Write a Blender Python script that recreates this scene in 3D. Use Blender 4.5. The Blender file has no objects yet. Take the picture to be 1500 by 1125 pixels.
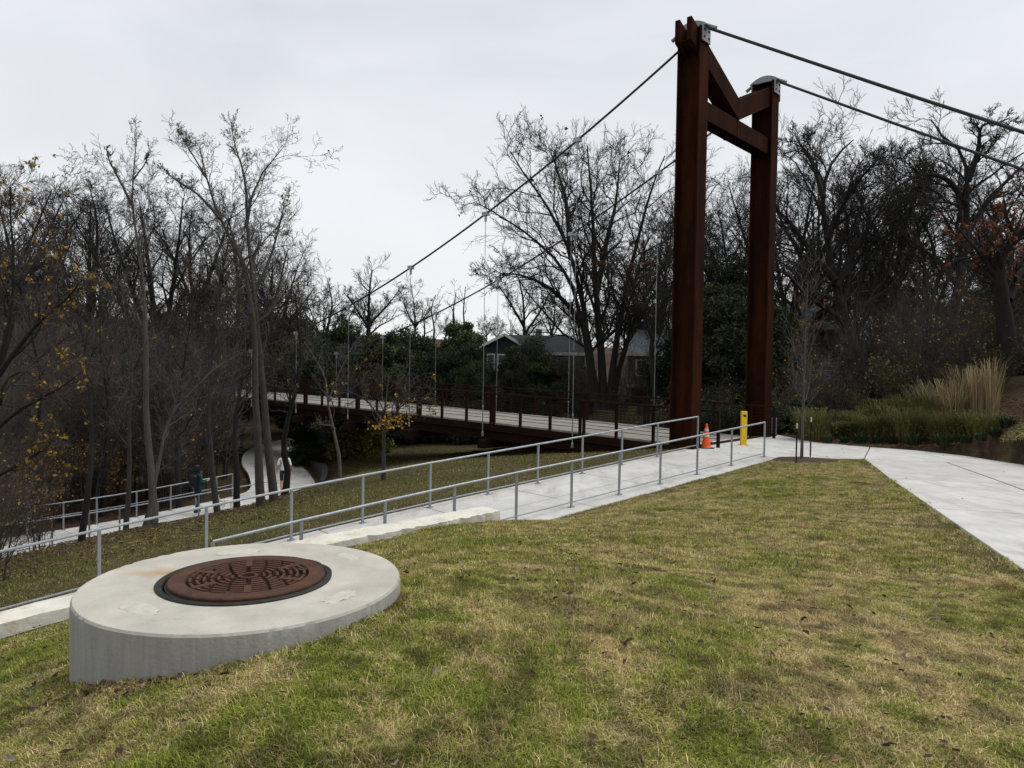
import bpy, bmesh, math, random
import numpy as np
from mathutils import Vector, Matrix

rng = np.random.default_rng(7)
random.seed(7)
S = bpy.context.scene
COL = S.collection

# ------------------------------------------------------------------ camera
EYE = Vector((0.0, 0.0, 1.6))
F = 1083.0
PITCH, ROLL = math.radians(1.6), math.radians(0.9)
_R0 = Vector((1, 0, 0))
_F0 = Vector((0, math.cos(PITCH), -math.sin(PITCH)))
_U0 = Vector((0, math.sin(PITCH), math.cos(PITCH)))
_R = math.cos(ROLL) * _R0 + math.sin(ROLL) * _U0
_U = -math.sin(ROLL) * _R0 + math.cos(ROLL) * _U0
cam_d = bpy.data.cameras.new('camera')
cam = bpy.data.objects.new('camera', cam_d)
COL.objects.link(cam)
M = Matrix((_R, _U, -_F0)).transposed().to_4x4()
M.translation = EYE
cam.matrix_world = M
cam_d.sensor_width = 36.0
cam_d.lens = 36.0 * F / 1500.0
cam_d.clip_end = 3000
cam_d.clip_start = 0.05
S.camera = cam

def at(px, py, Y):
    """world point on the plane y = Y seen at photo pixel (px, py)"""
    u = (px - 750) / F
    v = (562.5 - py) / F
    d = _F0 + u * _R + v * _U
    return EYE + d * (Y / d.y)

# ------------------------------------------------------------------ world, sun, exposure
SUN_EL, SUN_AZ = math.radians(58), math.radians(80)     # azimuth clockwise from +Y
w = bpy.data.worlds.new('World')
S.world = w
w.use_nodes = True
nt = w.node_tree
nt.nodes.clear()
N = nt.nodes.new
L = nt.links.new
sky = N('ShaderNodeTexSky')
sky.sky_type = 'NISHITA'
sky.sun_disc = False
sky.sun_elevation = SUN_EL
sky.sun_rotation = SUN_AZ
skm = N('ShaderNodeMix'); skm.data_type = 'RGBA'; skm.blend_type = 'MULTIPLY'
skm.inputs['Factor'].default_value = 1.0
L(sky.outputs[0], skm.inputs['A']); skm.inputs['B'].default_value = (0.07, 0.07, 0.07, 1)
tc = N('ShaderNodeTexCoord')
sep = N('ShaderNodeSeparateXYZ'); L(tc.outputs['Generated'], sep.inputs[0])
mp = N('ShaderNodeMapping'); mp.inputs['Scale'].default_value = (1.0, 1.0, 2.6)
L(tc.outputs['Generated'], mp.inputs[0])
nz = N('ShaderNodeTexNoise'); nz.inputs['Scale'].default_value = 1.9; nz.inputs['Detail'].default_value = 5
nz.inputs['Roughness'].default_value = 0.5
nz.inputs['Distortion'].default_value = 0.4
L(mp.outputs[0], nz.inputs[0])
rmp = N('ShaderNodeValToRGB')
rmp.color_ramp.elements[0].position = 0.30; rmp.color_ramp.elements[0].color = (0.455, 0.475, 0.50, 1)
rmp.color_ramp.elements[1].position = 0.68; rmp.color_ramp.elements[1].color = (0.58, 0.60, 0.625, 1)
L(nz.outputs[0], rmp.inputs[0])
el = N('ShaderNodeMapRange'); el.inputs['From Min'].default_value = 0.0; el.inputs['From Max'].default_value = 0.34
el.inputs['To Min'].default_value = 0.85; el.inputs['To Max'].default_value = 0.0
L(sep.outputs['Z'], el.inputs['Value'])
hm = N('ShaderNodeMix'); hm.data_type = 'RGBA'
L(el.outputs[0], hm.inputs['Factor']); L(rmp.outputs[0], hm.inputs['A'])
hm.inputs['B'].default_value = (0.625, 0.627, 0.625, 1)
cm = N('ShaderNodeMix'); cm.data_type = 'RGBA'; cm.inputs['Factor'].default_value = 0.93   # cloud cover
L(skm.outputs['Result'], cm.inputs['A']); L(hm.outputs['Result'], cm.inputs['B'])
bg = N('ShaderNodeBackground'); bg.inputs['Strength'].default_value = 1.0
L(cm.outputs['Result'], bg.inputs[0])
wo = N('ShaderNodeOutputWorld'); L(bg.outputs[0], wo.inputs[0])

sl = bpy.data.lights.new('sun', 'SUN')
sl.energy = 1.5
sl.angle = math.radians(40)
sl.color = (1.0, 0.96, 0.9)
so = bpy.data.objects.new('sun', sl)
COL.objects.link(so)
sd = Vector((math.sin(SUN_AZ) * math.cos(SUN_EL), math.cos(SUN_AZ) * math.cos(SUN_EL), math.sin(SUN_EL)))
so.rotation_euler = (-sd).to_track_quat('-Z', 'Y').to_euler()
so.location = (30, 5, 40)
S.view_settings.view_transform = 'Standard'
S.view_settings.look = 'None'
S.view_settings.exposure = 0.64
S.view_settings.gamma = 1.0
S.render.engine = 'CYCLES'
S.cycles.max_bounces = 5

# ------------------------------------------------------------------ helpers
def tag(o, label=None, cat=None, group=None, kind=None):
    if label: o['label'] = label
    if cat: o['category'] = cat
    if group: o['group'] = group
    if kind: o['kind'] = kind
    return o

def empty(name, loc=(0, 0, 0), rz=0.0):
    o = bpy.data.objects.new(name, None)
    COL.objects.link(o)
    o.location = loc
    o.rotation_euler = (0, 0, rz)
    o.empty_display_size = 0.2
    return o

def link(name, me, mat=None, parent=None):
    o = bpy.data.objects.new(name, me)
    COL.objects.link(o)
    if mat is not None and len(me.materials) == 0:
        for m in (mat if isinstance(mat, (list, tuple)) else [mat]):
            me.materials.append(m)
    if parent is not None: o.parent = parent
    return o

def np_mesh(name, verts, quads=None, tris=None, col=None, smooth=False):
    """fast mesh from arrays; col = per-vertex rgb stored as attribute 'Col'"""
    me = bpy.data.meshes.new(name)
    verts = np.asarray(verts, dtype=np.float32)
    nq = 0 if quads is None else len(quads)
    ntr = 0 if tris is None else len(tris)
    me.vertices.add(len(verts))
    me.vertices.foreach_set('co', verts.ravel())
    idx = []
    if nq: idx.append(np.asarray(quads, dtype=np.int32).ravel())
    if ntr: idx.append(np.asarray(tris, dtype=np.int32).ravel())
    idx = np.concatenate(idx)
    me.loops.add(len(idx))
    me.loops.foreach_set('vertex_index', idx)
    me.polygons.add(nq + ntr)
    st = np.concatenate([np.arange(nq) * 4, nq * 4 + np.arange(ntr) * 3]).astype(np.int32)
    me.polygons.foreach_set('loop_start', st)
    if smooth:
        me.polygons.foreach_set('use_smooth', np.ones(nq + ntr, dtype=bool))
    if col is not None:
        a = me.attributes.new('Col', 'FLOAT_COLOR', 'POINT')
        c = np.ones((len(verts), 4), dtype=np.float32)
        c[:, :3] = col
        a.data.foreach_set('color', c.ravel())
    me.update()
    me.validate()
    return me

_n = np.interp(np.arange(1260), np.arange(0, 1261, 7), rng.random(181)) * .6 + np.interp(np.arange(1260), np.arange(0, 1261, 30), rng.random(43)) * .6
chip = np.clip((_n - .72) * 4.5, 0, 1.6)

class MB:
    def __init__(s): s.v = []; s.f = []; s.sm = []
    def add(s, vs, fs, smooth=False):
        b = len(s.v)
        s.v += [tuple(v) for v in vs]
        for f in fs:
            s.f.append(tuple(b + i for i in f)); s.sm.append(smooth)
        return s
    def box(s, x0, x1, y0, y1, z0, z1):
        return s.hexa([(x0, y0, z0), (x1, y0, z0), (x1, y1, z0), (x0, y1, z0),
                       (x0, y0, z1), (x1, y0, z1), (x1, y1, z1), (x0, y1, z1)])
    def hexa(s, p):
        return s.add(p, [(0, 3, 2, 1), (4, 5, 6, 7), (0, 1, 5, 4), (1, 2, 6, 5), (2, 3, 7, 6), (3, 0, 4, 7)])
    def bar(s, a, b, wd, ht, up=(0, 0, 1)):
        a, b, up = Vector(a), Vector(b), Vector(up)
        t = (b - a).normalized()
        sd_ = t.cross(up).normalized()
        u = sd_.cross(t)
        p = []
        for q in (a, b):
            for (i, j) in ((-1, -1), (1, -1), (1, 1), (-1, 1)):
                p.append(q + sd_ * (i * wd / 2) + u * (j * ht / 2))
        return s.add(p, [(0, 1, 2, 3), (7, 6, 5, 4), (0, 4, 5, 1), (1, 5, 6, 2), (2, 6, 7, 3), (3, 7, 4, 0)])
    def tube(s, pts, r, n=8, cap=True):
        pts = [Vector(p) for p in pts]
        rs = r if isinstance(r, (list, tuple)) else [r] * len(pts)
        vs = []; fs = []
        t0 = (pts[-1] - pts[0]).normalized()
        ref = Vector((0, 0, 1)) if abs(t0.z) < 0.85 else Vector((1, 0, 0))
        for i, p in enumerate(pts):
            t = (pts[min(i + 1, len(pts) - 1)] - pts[max(i - 1, 0)]).normalized()
            u = t.cross(ref).normalized(); v = u.cross(t)
            for k in range(n):
                a = 2 * math.pi * k / n
                vs.append(p + (u * math.cos(a) + v * math.sin(a)) * rs[i])
        for i in range(len(pts) - 1):
            for k in range(n):
                k2 = (k + 1) % n
                fs.append((i * n + k, i * n + k2, (i + 1) * n + k2, (i + 1) * n + k))
        s.add(vs, fs, True)
        if cap:
            s.add(vs[:n], [tuple(reversed(range(n)))]); s.add(vs[-n:], [tuple(range(n))])
        return s
    def lathe(s, prof, n=48, c=(0, 0, 0), jit=None, smooth=True):
        vs = []; fs = []
        for i, (r, z) in enumerate(prof):
            for k in range(n):
                a = 2 * math.pi * k / n
                dr = dz = 0
                if jit and i in jit:
                    c_ = chip[(k * 3 + i) % len(chip)]
                    dr = -(c_ + abs(rng.normal()) * .08) * jit[i]; dz = -(c_ + abs(rng.normal()) * .08) * jit[i] * 0.7
                vs.append((c[0] + (r + dr) * math.cos(a), c[1] + (r + dr) * math.sin(a), c[2] + z + dz))
        for i in range(len(prof) - 1):
            for k in range(n):
                k2 = (k + 1) % n
                fs.append((i * n + k, i * n + k2, (i + 1) * n + k2, (i + 1) * n + k))
        s.add(vs, fs, smooth)
        return s
    def poly(s, pts, z0, z1):
        n = len(pts)
        zz = z1 if isinstance(z1, (list, tuple)) else [z1] * n
        vs = [(p[0], p[1], z0) for p in pts] + [(p[0], p[1], zz[i]) for i, p in enumerate(pts)]
        fs = [tuple(reversed(range(n))), tuple(range(n, 2 * n))]
        for i in range(n):
            j = (i + 1) % n
            fs.append((i, j, n + j, n + i))
        return s.add(vs, fs)
    def mesh(s, name='m', bevel=0.0):
        me = bpy.data.meshes.new(name)
        me.from_pydata(s.v, [], s.f)
        me.polygons.foreach_set('use_smooth', s.sm)
        if bevel:
            bm = bmesh.new(); bm.from_mesh(me)
            bmesh.ops.bevel(bm, geom=bm.edges[:], offset=bevel, segments=1, affect='EDGES')
            bm.to_mesh(me); bm.free()
        me.update()
        if any(s.sm):
            me.set_sharp_from_angle(angle=math.radians(28))
        return me
    def build(s, name, mat, parent=None, bevel=0.0):
        return link(name, s.mesh(name, bevel), mat, parent)

def copy_tree(o, parent=None):
    c = o.copy(); COL.objects.link(c)
    if parent is not None: c.parent = parent
    for ch in list(o.children): copy_tree(ch, c)
    return c

# ------------------------------------------------------------------ materials
def mat(name, col, rough=0.8, metal=0.0, vary=0.25, scale=6.0, col2=None, bump=0.0, bscale=40.0, attr=False,
        obj_rand=0.0, detail=6, coord='Object', spec=0.3, trans=0.0, stretch=None, extra=None):
    m = bpy.data.materials.new(name); m.use_nodes = True
    t = m.node_tree; n = t.nodes; l = t.links
    bs = n['Principled BSDF']
    bs.inputs['Roughness'].default_value = rough
    bs.inputs['Metallic'].default_value = metal
    bs.inputs['Specular IOR Level'].default_value = spec
    tcn = n.new('ShaderNodeTexCoord')
    src = tcn.outputs[coord]
    if coord == 'Position':
        pass
    if stretch:
        mpn = n.new('ShaderNodeMapping'); mpn.inputs['Scale'].default_value = stretch
        l.new(src, mpn.inputs[0]); src = mpn.outputs[0]
    nzn = n.new('ShaderNodeTexNoise'); nzn.inputs['Scale'].default_value = scale; nzn.inputs['Detail'].default_value = detail
    nzn.inputs['Roughness'].default_value = 0.6
    l.new(src, nzn.inputs[0])
    mr = n.new('ShaderNodeMapRange'); mr.inputs['From Min'].default_value = 0.3; mr.inputs['From Max'].default_value = 0.7
    l.new(nzn.outputs[0], mr.inputs['Value'])
    mx = n.new('ShaderNodeMix'); mx.data_type = 'RGBA'
    l.new(mr.outputs[0], mx.inputs['Factor'])
    c = np.array(col)
    if col2 is None:
        a, b = c * (1 - vary), c * (1 + vary)
    else:
        a, b = c, np.array(col2)
    mx.inputs['A'].default_value = (*a, 1); mx.inputs['B'].default_value = (*b, 1)
    out = mx.outputs['Result']
    if attr:
        at_ = n.new('ShaderNodeAttribute'); at_.attribute_name = 'Col'
        m2 = n.new('ShaderNodeMix'); m2.data_type = 'RGBA'; m2.blend_type = 'MULTIPLY'; m2.inputs['Factor'].default_value = 1
        l.new(at_.outputs['Color'], m2.inputs['A']); l.new(out, m2.inputs['B']); out = m2.outputs['Result']
    if obj_rand:
        oi = n.new('ShaderNodeObjectInfo')
        mr2 = n.new('ShaderNodeMapRange'); mr2.inputs['To Min'].default_value = 1 - obj_rand; mr2.inputs['To Max'].default_value = 1 + obj_rand
        l.new(oi.outputs['Random'], mr2.inputs['Value'])
        hs = n.new('ShaderNodeHueSaturation'); l.new(mr2.outputs[0], hs.inputs['Value']); l.new(out, hs.inputs['Color'])
        out = hs.outputs[0]
    if extra: out = extra(n, l, tcn, out)
    l.new(out, bs.inputs['Base Color'])
    if bump:
        nb = n.new('ShaderNodeTexNoise'); nb.inputs['Scale'].default_value = bscale; nb.inputs['Detail'].default_value = 4
        l.new(src, nb.inputs[0])
        bp = n.new('ShaderNodeBump'); bp.inputs['Strength'].default_value = 0.6; bp.inputs['Distance'].default_value = bump
        l.new(nb.outputs[0], bp.inputs['Height']); l.new(bp.outputs[0], bs.inputs['Normal'])
    if trans:
        tr = n.new('ShaderNodeBsdfTranslucent'); l.new(out, tr.inputs[0])
        ms = n.new('ShaderNodeMixShader'); ms.inputs[0].default_value = trans
        l.new(bs.outputs[0], ms.inputs[1]); l.new(tr.outputs[0], ms.inputs[2])
        l.new(ms.outputs[0], n['Material Output'].inputs[0])
    return m

def blotch(scale, lo, hi, colr, amt, off=0.0, stretch=None):
    """extra colour patches laid over a base colour"""
    def f(n, l, tcn, out):
        src = tcn.outputs['Object']
        mpn = n.new('ShaderNodeMapping'); mpn.inputs['Location'].default_value = (off, off * 1.7, 0)
        if stretch: mpn.inputs['Scale'].default_value = stretch
        l.new(src, mpn.inputs[0])
        z = n.new('ShaderNodeTexNoise'); z.inputs['Scale'].default_value = scale; z.inputs['Detail'].default_value = 5
        z.inputs['Roughness'].default_value = 0.65
        l.new(mpn.outputs[0], z.inputs[0])
        r = n.new('ShaderNodeMapRange'); r.inputs['From Min'].default_value = lo; r.inputs['From Max'].default_value = hi
        r.inputs['To Max'].default_value = amt
        l.new(z.outputs[0], r.inputs['Value'])
        x = n.new('ShaderNodeMix'); x.data_type = 'RGBA'
        l.new(r.outputs[0], x.inputs['Factor']); l.new(out, x.inputs['A']); x.inputs['B'].default_value = (*colr, 1)
        return x.outputs['Result']
    return f

def chain(*fs):
    def f(n, l, tcn, out):
        for g in fs: out = g(n, l, tcn, out)
        return out
    return f

def rust_streak(n, l, tcn, out):
    """orange run-off stain from the lid towards -x on the riser top"""
    sp = n.new('ShaderNodeSeparateXYZ')
    zz = n.new('ShaderNodeTexNoise'); zz.inputs['Scale'].default_value = 7; l.new(tcn.outputs['Object'], zz.inputs[0])
    l.new(tcn.outputs['Object'], sp.inputs[0])
    # distance from the line y = 0.1 - 0.05x
    a = n.new('ShaderNodeMath'); a.operation = 'MULTIPLY_ADD'; l.new(zz.outputs[0], a.inputs[0]); a.inputs[1].default_value = 0.16; a.inputs[2].default_value = -0.17
    b = n.new('ShaderNodeMath'); b.operation = 'ADD'; l.new(sp.outputs['Y'], b.inputs[0]); l.new(a.outputs[0], b.inputs[1])
    c = n.new('ShaderNodeMath'); c.operation = 'ABSOLUTE'; l.new(b.outputs[0], c.inputs[0])
    d = n.new('ShaderNodeMapRange'); d.inputs['From Min'].default_value = 0.0; d.inputs['From Max'].default_value = 0.11
    d.inputs['To Min'].default_value = 0.95; d.inputs['To Max'].default_value = 0.0; l.new(c.outputs[0], d.inputs['Value'])
    e = n.new('ShaderNodeMapRange'); e.inputs['From Min'].default_value = -0.80; e.inputs['From Max'].default_value = -0.45
    l.new(sp.outputs['X'], e.inputs['Value'])
    g = n.new('ShaderNodeMath'); g.operation = 'LESS_THAN'; g.inputs[1].default_value = -0.36; l.new(sp.outputs['X'], g.inputs[0])
    h = n.new('ShaderNodeMath'); h.operation = 'MULTIPLY'; l.new(d.outputs[0], h.inputs[0]); l.new(e.outputs[0], h.inputs[1])
    k = n.new('ShaderNodeMath'); k.operation = 'MULTIPLY'; l.new(h.outputs[0], k.inputs[0]); l.new(g.outputs[0], k.inputs[1])
    x = n.new('ShaderNodeMix'); x.data_type = 'RGBA'
    l.new(k.outputs[0], x.inputs['Factor']); l.new(out, x.inputs['A']); x.inputs['B'].default_value = (0.34, 0.21, 0.075, 1)
    return x.outputs['Result']

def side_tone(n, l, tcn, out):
    """shade of the upright faces put into the colour, with vertical run-off streaks"""
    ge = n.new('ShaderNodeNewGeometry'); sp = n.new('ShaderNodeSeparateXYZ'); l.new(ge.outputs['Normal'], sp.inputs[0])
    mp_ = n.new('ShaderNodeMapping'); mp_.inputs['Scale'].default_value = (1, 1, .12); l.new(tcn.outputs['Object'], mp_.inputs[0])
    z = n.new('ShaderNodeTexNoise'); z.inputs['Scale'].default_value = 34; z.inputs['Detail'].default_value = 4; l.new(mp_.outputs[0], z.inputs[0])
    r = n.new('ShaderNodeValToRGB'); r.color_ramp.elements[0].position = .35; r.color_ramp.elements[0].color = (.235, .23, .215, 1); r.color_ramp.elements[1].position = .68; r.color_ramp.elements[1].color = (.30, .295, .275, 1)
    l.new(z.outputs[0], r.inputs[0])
    m_ = n.new('ShaderNodeMapRange'); m_.inputs['From Min'].default_value = .75; m_.inputs['From Max'].default_value = .35; m_.inputs['To Max'].default_value = .85  # painted shade: darker as the normal turns away from straight up
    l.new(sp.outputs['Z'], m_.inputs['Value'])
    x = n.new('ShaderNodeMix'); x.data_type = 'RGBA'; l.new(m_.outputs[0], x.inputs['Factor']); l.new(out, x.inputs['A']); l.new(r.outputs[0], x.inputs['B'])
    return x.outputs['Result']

MT = {}
MT['concrete'] = mat('concrete', (0.49, 0.485, 0.465), 0.85, vary=0.12, scale=1.6, bump=0.002, bscale=90, obj_rand=0.05,
                     extra=chain(blotch(0.9, 0.5, 0.75, (0.33, 0.315, 0.28), 0.8), blotch(9, 0.60, 0.8, (0.33, 0.31, 0.27), 0.5, 3.0), blotch(2.2, 0.52, 0.66, (0.35, 0.34, 0.31), 0.75, 7.0, (1, .25, 1)), blotch(60, 0.62, 0.72, (0.36, 0.35, 0.33), 0.5, 9.0)))
MT['concrete_old'] = mat('concrete_old', (0.43, 0.41, 0.36), 0.9, vary=0.16, scale=3.0, bump=0.004, bscale=60,
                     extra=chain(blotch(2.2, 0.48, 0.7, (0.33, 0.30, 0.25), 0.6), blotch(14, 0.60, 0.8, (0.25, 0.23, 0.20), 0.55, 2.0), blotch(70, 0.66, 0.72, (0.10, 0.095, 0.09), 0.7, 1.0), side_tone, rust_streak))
MT['mortar'] = mat('mortar', (0.46, 0.44, 0.39), 0.95, vary=0.12, scale=20, bump=0.006, bscale=50)
MT['concrete_dark'] = mat('concrete_dark', (0.13, 0.12, 0.11), 0.95, vary=0.2, scale=4)
MT['limestone'] = mat('limestone', (0.60, 0.58, 0.51), 0.9, vary=0.12, scale=2.5, bump=0.02, bscale=14,
                     extra=chain(blotch(3, 0.52, 0.72, (0.42, 0.30, 0.15), 0.65), blotch(11, 0.58, 0.75, (0.25, 0.21, 0.15), 0.55, 5.0)))
MT['steel'] = mat('weathering_steel', (0.0125, 0.0047, 0.003), 0.9, col2=(0.034, 0.0095, 0.0036), scale=1.6, stretch=(1.6, 1.6, 0.25), bump=0.001, bscale=30, spec=0.05,
                  extra=chain(blotch(3.0, 0.5, 0.75, (0.012, 0.0055, 0.0038), 0.75), blotch(1.3, .5, .68, (0.075, .021, .005), .38, 4.0, (1.5, 1.5, .3)), blotch(25, .58, .75, (.08, .024, .007), .3, 2.0)))
MT['steel_dark'] = mat('rail_steel', (0.012, 0.006, 0.004), 0.9, col2=(0.024, 0.010, 0.006), scale=2.0, spec=0.08)
MT['galv'] = mat('galvanised_steel', (0.31, 0.33, 0.355), 0.5, metal=0.7, vary=0.18, scale=9, spec=0.5)
MT['cable'] = mat('cable_steel', (0.030, 0.031, 0.033), 0.7, metal=0.0, vary=0.1, scale=3)
MT['hanger'] = mat('hanger_steel', (0.24, 0.25, 0.26), 0.55, metal=0.4, vary=0.15, scale=10)
MT['iron'] = mat('rusted_cast_iron', (0.050, 0.027, 0.020), 0.85, col2=(0.088, 0.045, 0.031), scale=14, bump=0.004, bscale=140, spec=0.12,
                 extra=blotch(5, 0.55, 0.75, (0.14, 0.06, 0.028), 0.5))
MT['iron_recess'] = mat('dark_cast_iron', (0.018, 0.012, 0.010), 0.95, vary=0.5, scale=25, bump=0.003, bscale=120, spec=0.1)
MT['rubber'] = mat('black_rubber', (0.018, 0.017, 0.016), 0.7, vary=0.4, scale=12, bump=0.003, bscale=40)
MT['deck'] = mat('deck_board', (0.245, 0.225, 0.20), 0.85, vary=0.2, scale=3, stretch=(1, 8, 1), obj_rand=0.12)
MT['yellow'] = mat('yellow_paint', (0.72, 0.47, 0.01), 0.5, vary=0.10, scale=5, spec=0.4, extra=blotch(14, 0.62, 0.8, (0.30, 0.20, 0.03), 0.5))
MT['black'] = mat('black_paint', (0.012, 0.012, 0.012), 0.6, vary=0.2, scale=5)
MT['orange'] = mat('cone_orange', (0.75, 0.10, 0.015), 0.55, vary=0.15, scale=10)
MT['reflect'] = mat('reflective_white', (0.48, 0.48, 0.46), 0.5, vary=0.12, scale=14)
MT['white'] = mat('white_trim', (0.58, 0.58, 0.57), 0.7, vary=0.08, scale=6)
MT['bark'] = mat('bark_grey', (0.050, 0.044, 0.039), 0.95, vary=0.35, scale=7, stretch=(2, 2, 0.5), bump=0.015, bscale=18)
MT['bark_dark'] = mat('bark_dark', (0.019, 0.0165, 0.015), 0.95, vary=0.35, scale=5, stretch=(2, 2, 0.5), bump=0.015, bscale=12)
MT['bark_pale'] = mat('bark_pale', (0.085, 0.076, 0.067), 0.95, vary=0.3, scale=8, stretch=(2, 2, 0.5), bump=0.01, bscale=22)
MT['twig'] = mat('twig_grey', (0.085, 0.078, 0.072), 0.95, vary=0.3, scale=3)
MT['twig_dark'] = mat('twig_dark', (0.022, 0.0195, 0.018), 0.95, vary=0.3, scale=3)
MT['twig_brown'] = mat('twig_brown', (0.062, 0.048, 0.040), 0.95, vary=0.3, scale=3)
MT['leaf'] = mat('leaf', (1, 1, 1), 0.7, vary=0.25, scale=1.5, attr=True, trans=0.25, obj_rand=0.28)
MT['grass'] = mat('grass_blade', (1, 1, 1), 0.8, vary=0.2, scale=1.2, attr=True, trans=0.2, spec=0.15, obj_rand=0.3)
MT['roof'] = mat('roof_shingle', (0.038, 0.039, 0.043), 0.95, vary=0.3, scale=12, spec=0.03)
MT['metal_roof'] = mat('metal_roof', (0.12, 0.133, 0.147), 0.7, metal=0.1, vary=0.1, scale=2)
MT['blue_wall'] = mat('blue_grey_siding', (0.022, 0.029, 0.034), 0.85, vary=0.15, scale=4)
MT['grey_wall'] = mat('grey_siding', (0.20, 0.205, 0.205), 0.85, vary=0.12, scale=4)
MT['tan_wall'] = mat('tan_siding', (0.13, 0.115, 0.085), 0.85, vary=0.12, scale=4)
MT['wood'] = mat('weathered_wood', (0.21, 0.165, 0.10), 0.9, vary=0.25, scale=6)
MT['glass'] = mat('window_glass', (0.02, 0.024, 0.028), 0.12, vary=0.2, scale=1, spec=0.6)
MT['mulch'] = mat('mulch', (0.055, 0.036, 0.024), 0.95, vary=0.5, scale=25, bump=0.03, bscale=30)
def turf(name, dry0, bright):
    """blade colour: a per-blade random number against a patchy dryness field"""
    m = bpy.data.materials.new(name); m.use_nodes = True
    t = m.node_tree; n = t.nodes; l = t.links; bs = n['Principled BSDF']
    bs.inputs['Roughness'].default_value = .75; bs.inputs['Specular IOR Level'].default_value = .15
    g = n.new('ShaderNodeNewGeometry'); a = n.new('ShaderNodeAttribute'); a.attribute_name = 'Col'
    sp = n.new('ShaderNodeSeparateColor'); l.new(a.outputs['Color'], sp.inputs[0])
    def noise(sc, det=3):
        z = n.new('ShaderNodeTexNoise'); z.inputs['Scale'].default_value = sc; z.inputs['Detail'].default_value = det; l.new(g.outputs['Position'], z.inputs[0]); return z.outputs[0]
    def mth(op, x, y):
        k = n.new('ShaderNodeMath'); k.operation = op
        for i, q in enumerate((x, y)):
            if isinstance(q, (int, float)): k.inputs[i].default_value = q
            else: l.new(q, k.inputs[i])
        return k.outputs[0]
    d = mth('ADD', mth('MULTIPLY', noise(.75), 1.9), mth('MULTIPLY', noise(3.2), 2.3))
    d = mth('ADD', d, mth('MULTIPLY', noise(14), 1.5))
    d = mth('ADD', d, dry0 - 2.85)
    px = n.new('ShaderNodeSeparateXYZ'); l.new(g.outputs['Position'], px.inputs[0])
    gx = n.new('ShaderNodeMapRange'); gx.interpolation_type = 'SMOOTHSTEP'; gx.inputs['From Min'].default_value = -2.5; gx.inputs['From Max'].default_value = 1.5; gx.inputs['To Min'].default_value = -.30; gx.inputs['To Max'].default_value = 0.0
    l.new(px.outputs['X'], gx.inputs['Value']); d = mth('ADD', d, gx.outputs[0])
    sel = n.new('ShaderNodeMapRange'); l.new(mth('SUBTRACT', d, sp.outputs[0]), sel.inputs['Value'])
    sel.inputs['From Min'].default_value = -.08; sel.inputs['From Max'].default_value = .08
    def ramp(c0, c1):
        x = n.new('ShaderNodeMix'); x.data_type = 'RGBA'; l.new(sp.outputs[1], x.inputs['Factor']); x.inputs['A'].default_value = (*[q * bright for q in c0], 1); x.inputs['B'].default_value = (*[q * bright for q in c1], 1); return x.outputs['Result']
    x = n.new('ShaderNodeMix'); x.data_type = 'RGBA'; l.new(sel.outputs[0], x.inputs['Factor'])
    l.new(ramp((.085, .115, .018), (.36, .37, .075)), x.inputs['A']); l.new(ramp((.25, .18, .075), (.70, .58, .30)), x.inputs['B'])
    br = n.new('ShaderNodeMapRange'); br.inputs['From Min'].default_value = .36; br.inputs['From Max'].default_value = .56; br.inputs['To Min'].default_value = .55; br.inputs['To Max'].default_value = 1.12
    l.new(noise(5.5, 5), br.inputs['Value'])
    hv = n.new('ShaderNodeHueSaturation'); l.new(br.outputs[0], hv.inputs['Value']); l.new(x.outputs['Result'], hv.inputs['Color']); x = hv
    l.new(x.outputs[0], bs.inputs['Base Color'])
    tr_ = n.new('ShaderNodeBsdfTranslucent'); l.new(x.outputs[0], tr_.inputs[0])
    ms = n.new('ShaderNodeMixShader'); ms.inputs[0].default_value = .25; l.new(bs.outputs[0], ms.inputs[1]); l.new(tr_.outputs[0], ms.inputs[2]); l.new(ms.outputs[0], n['Material Output'].inputs[0])
    return m
MT['turf'] = turf('turf', .54, 1.08)
MT['turf_far'] = turf('turf_slope', .52, .58)
MT['ground'] = None
MT['skin'] = mat('skin', (0.42, 0.25, 0.17), 0.6, vary=0.08, scale=8)
MT['hair'] = mat('dark_hair', (0.012, 0.010, 0.009), 0.6, vary=0.3, scale=30)
MT['teal'] = mat('teal_jacket', (0.008, 0.055, 0.062), 0.85, vary=0.25, scale=9)
MT['jeans'] = mat('navy_trousers', (0.014, 0.022, 0.055), 0.9, vary=0.25, scale=12)
MT['shirt'] = mat('white_shirt', (0.70, 0.70, 0.70), 0.85, vary=0.08, scale=10)
MT['shorts'] = mat('dark_shorts', (0.02, 0.02, 0.025), 0.9, vary=0.2, scale=10)
MT['fur'] = mat('white_fur', (0.66, 0.63, 0.58), 0.95, vary=0.12, scale=20, bump=0.01, bscale=60)

# ------------------------------------------------------------------ terrain
RA = Vector((6.70, 19.50)); RB = Vector((0.115, 13.80))
RD = (RB - RA).normalized()            # along the ramp, downhill, towards the left
RN = Vector((RD.y, -RD.x)) * -1.0      # across the ramp, away from the camera
if RN.y < 0: RN = -RN
RLEN = (RB - RA).length
RW = 2.2
def ramp_z(k):                          # k = metres from RA along the ramp
    e = np.maximum(np.asarray(k, float) - RLEN, 0)
    return -0.77 - 0.0685 * np.minimum(np.maximum(k, 0), 40) - 0.0032 * e * e
def ramp_pt(k, q, dz=0.0):
    p = RA + RD * k + RN * q
    return Vector((p.x, p.y, float(ramp_z(k)) + dz))

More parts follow.
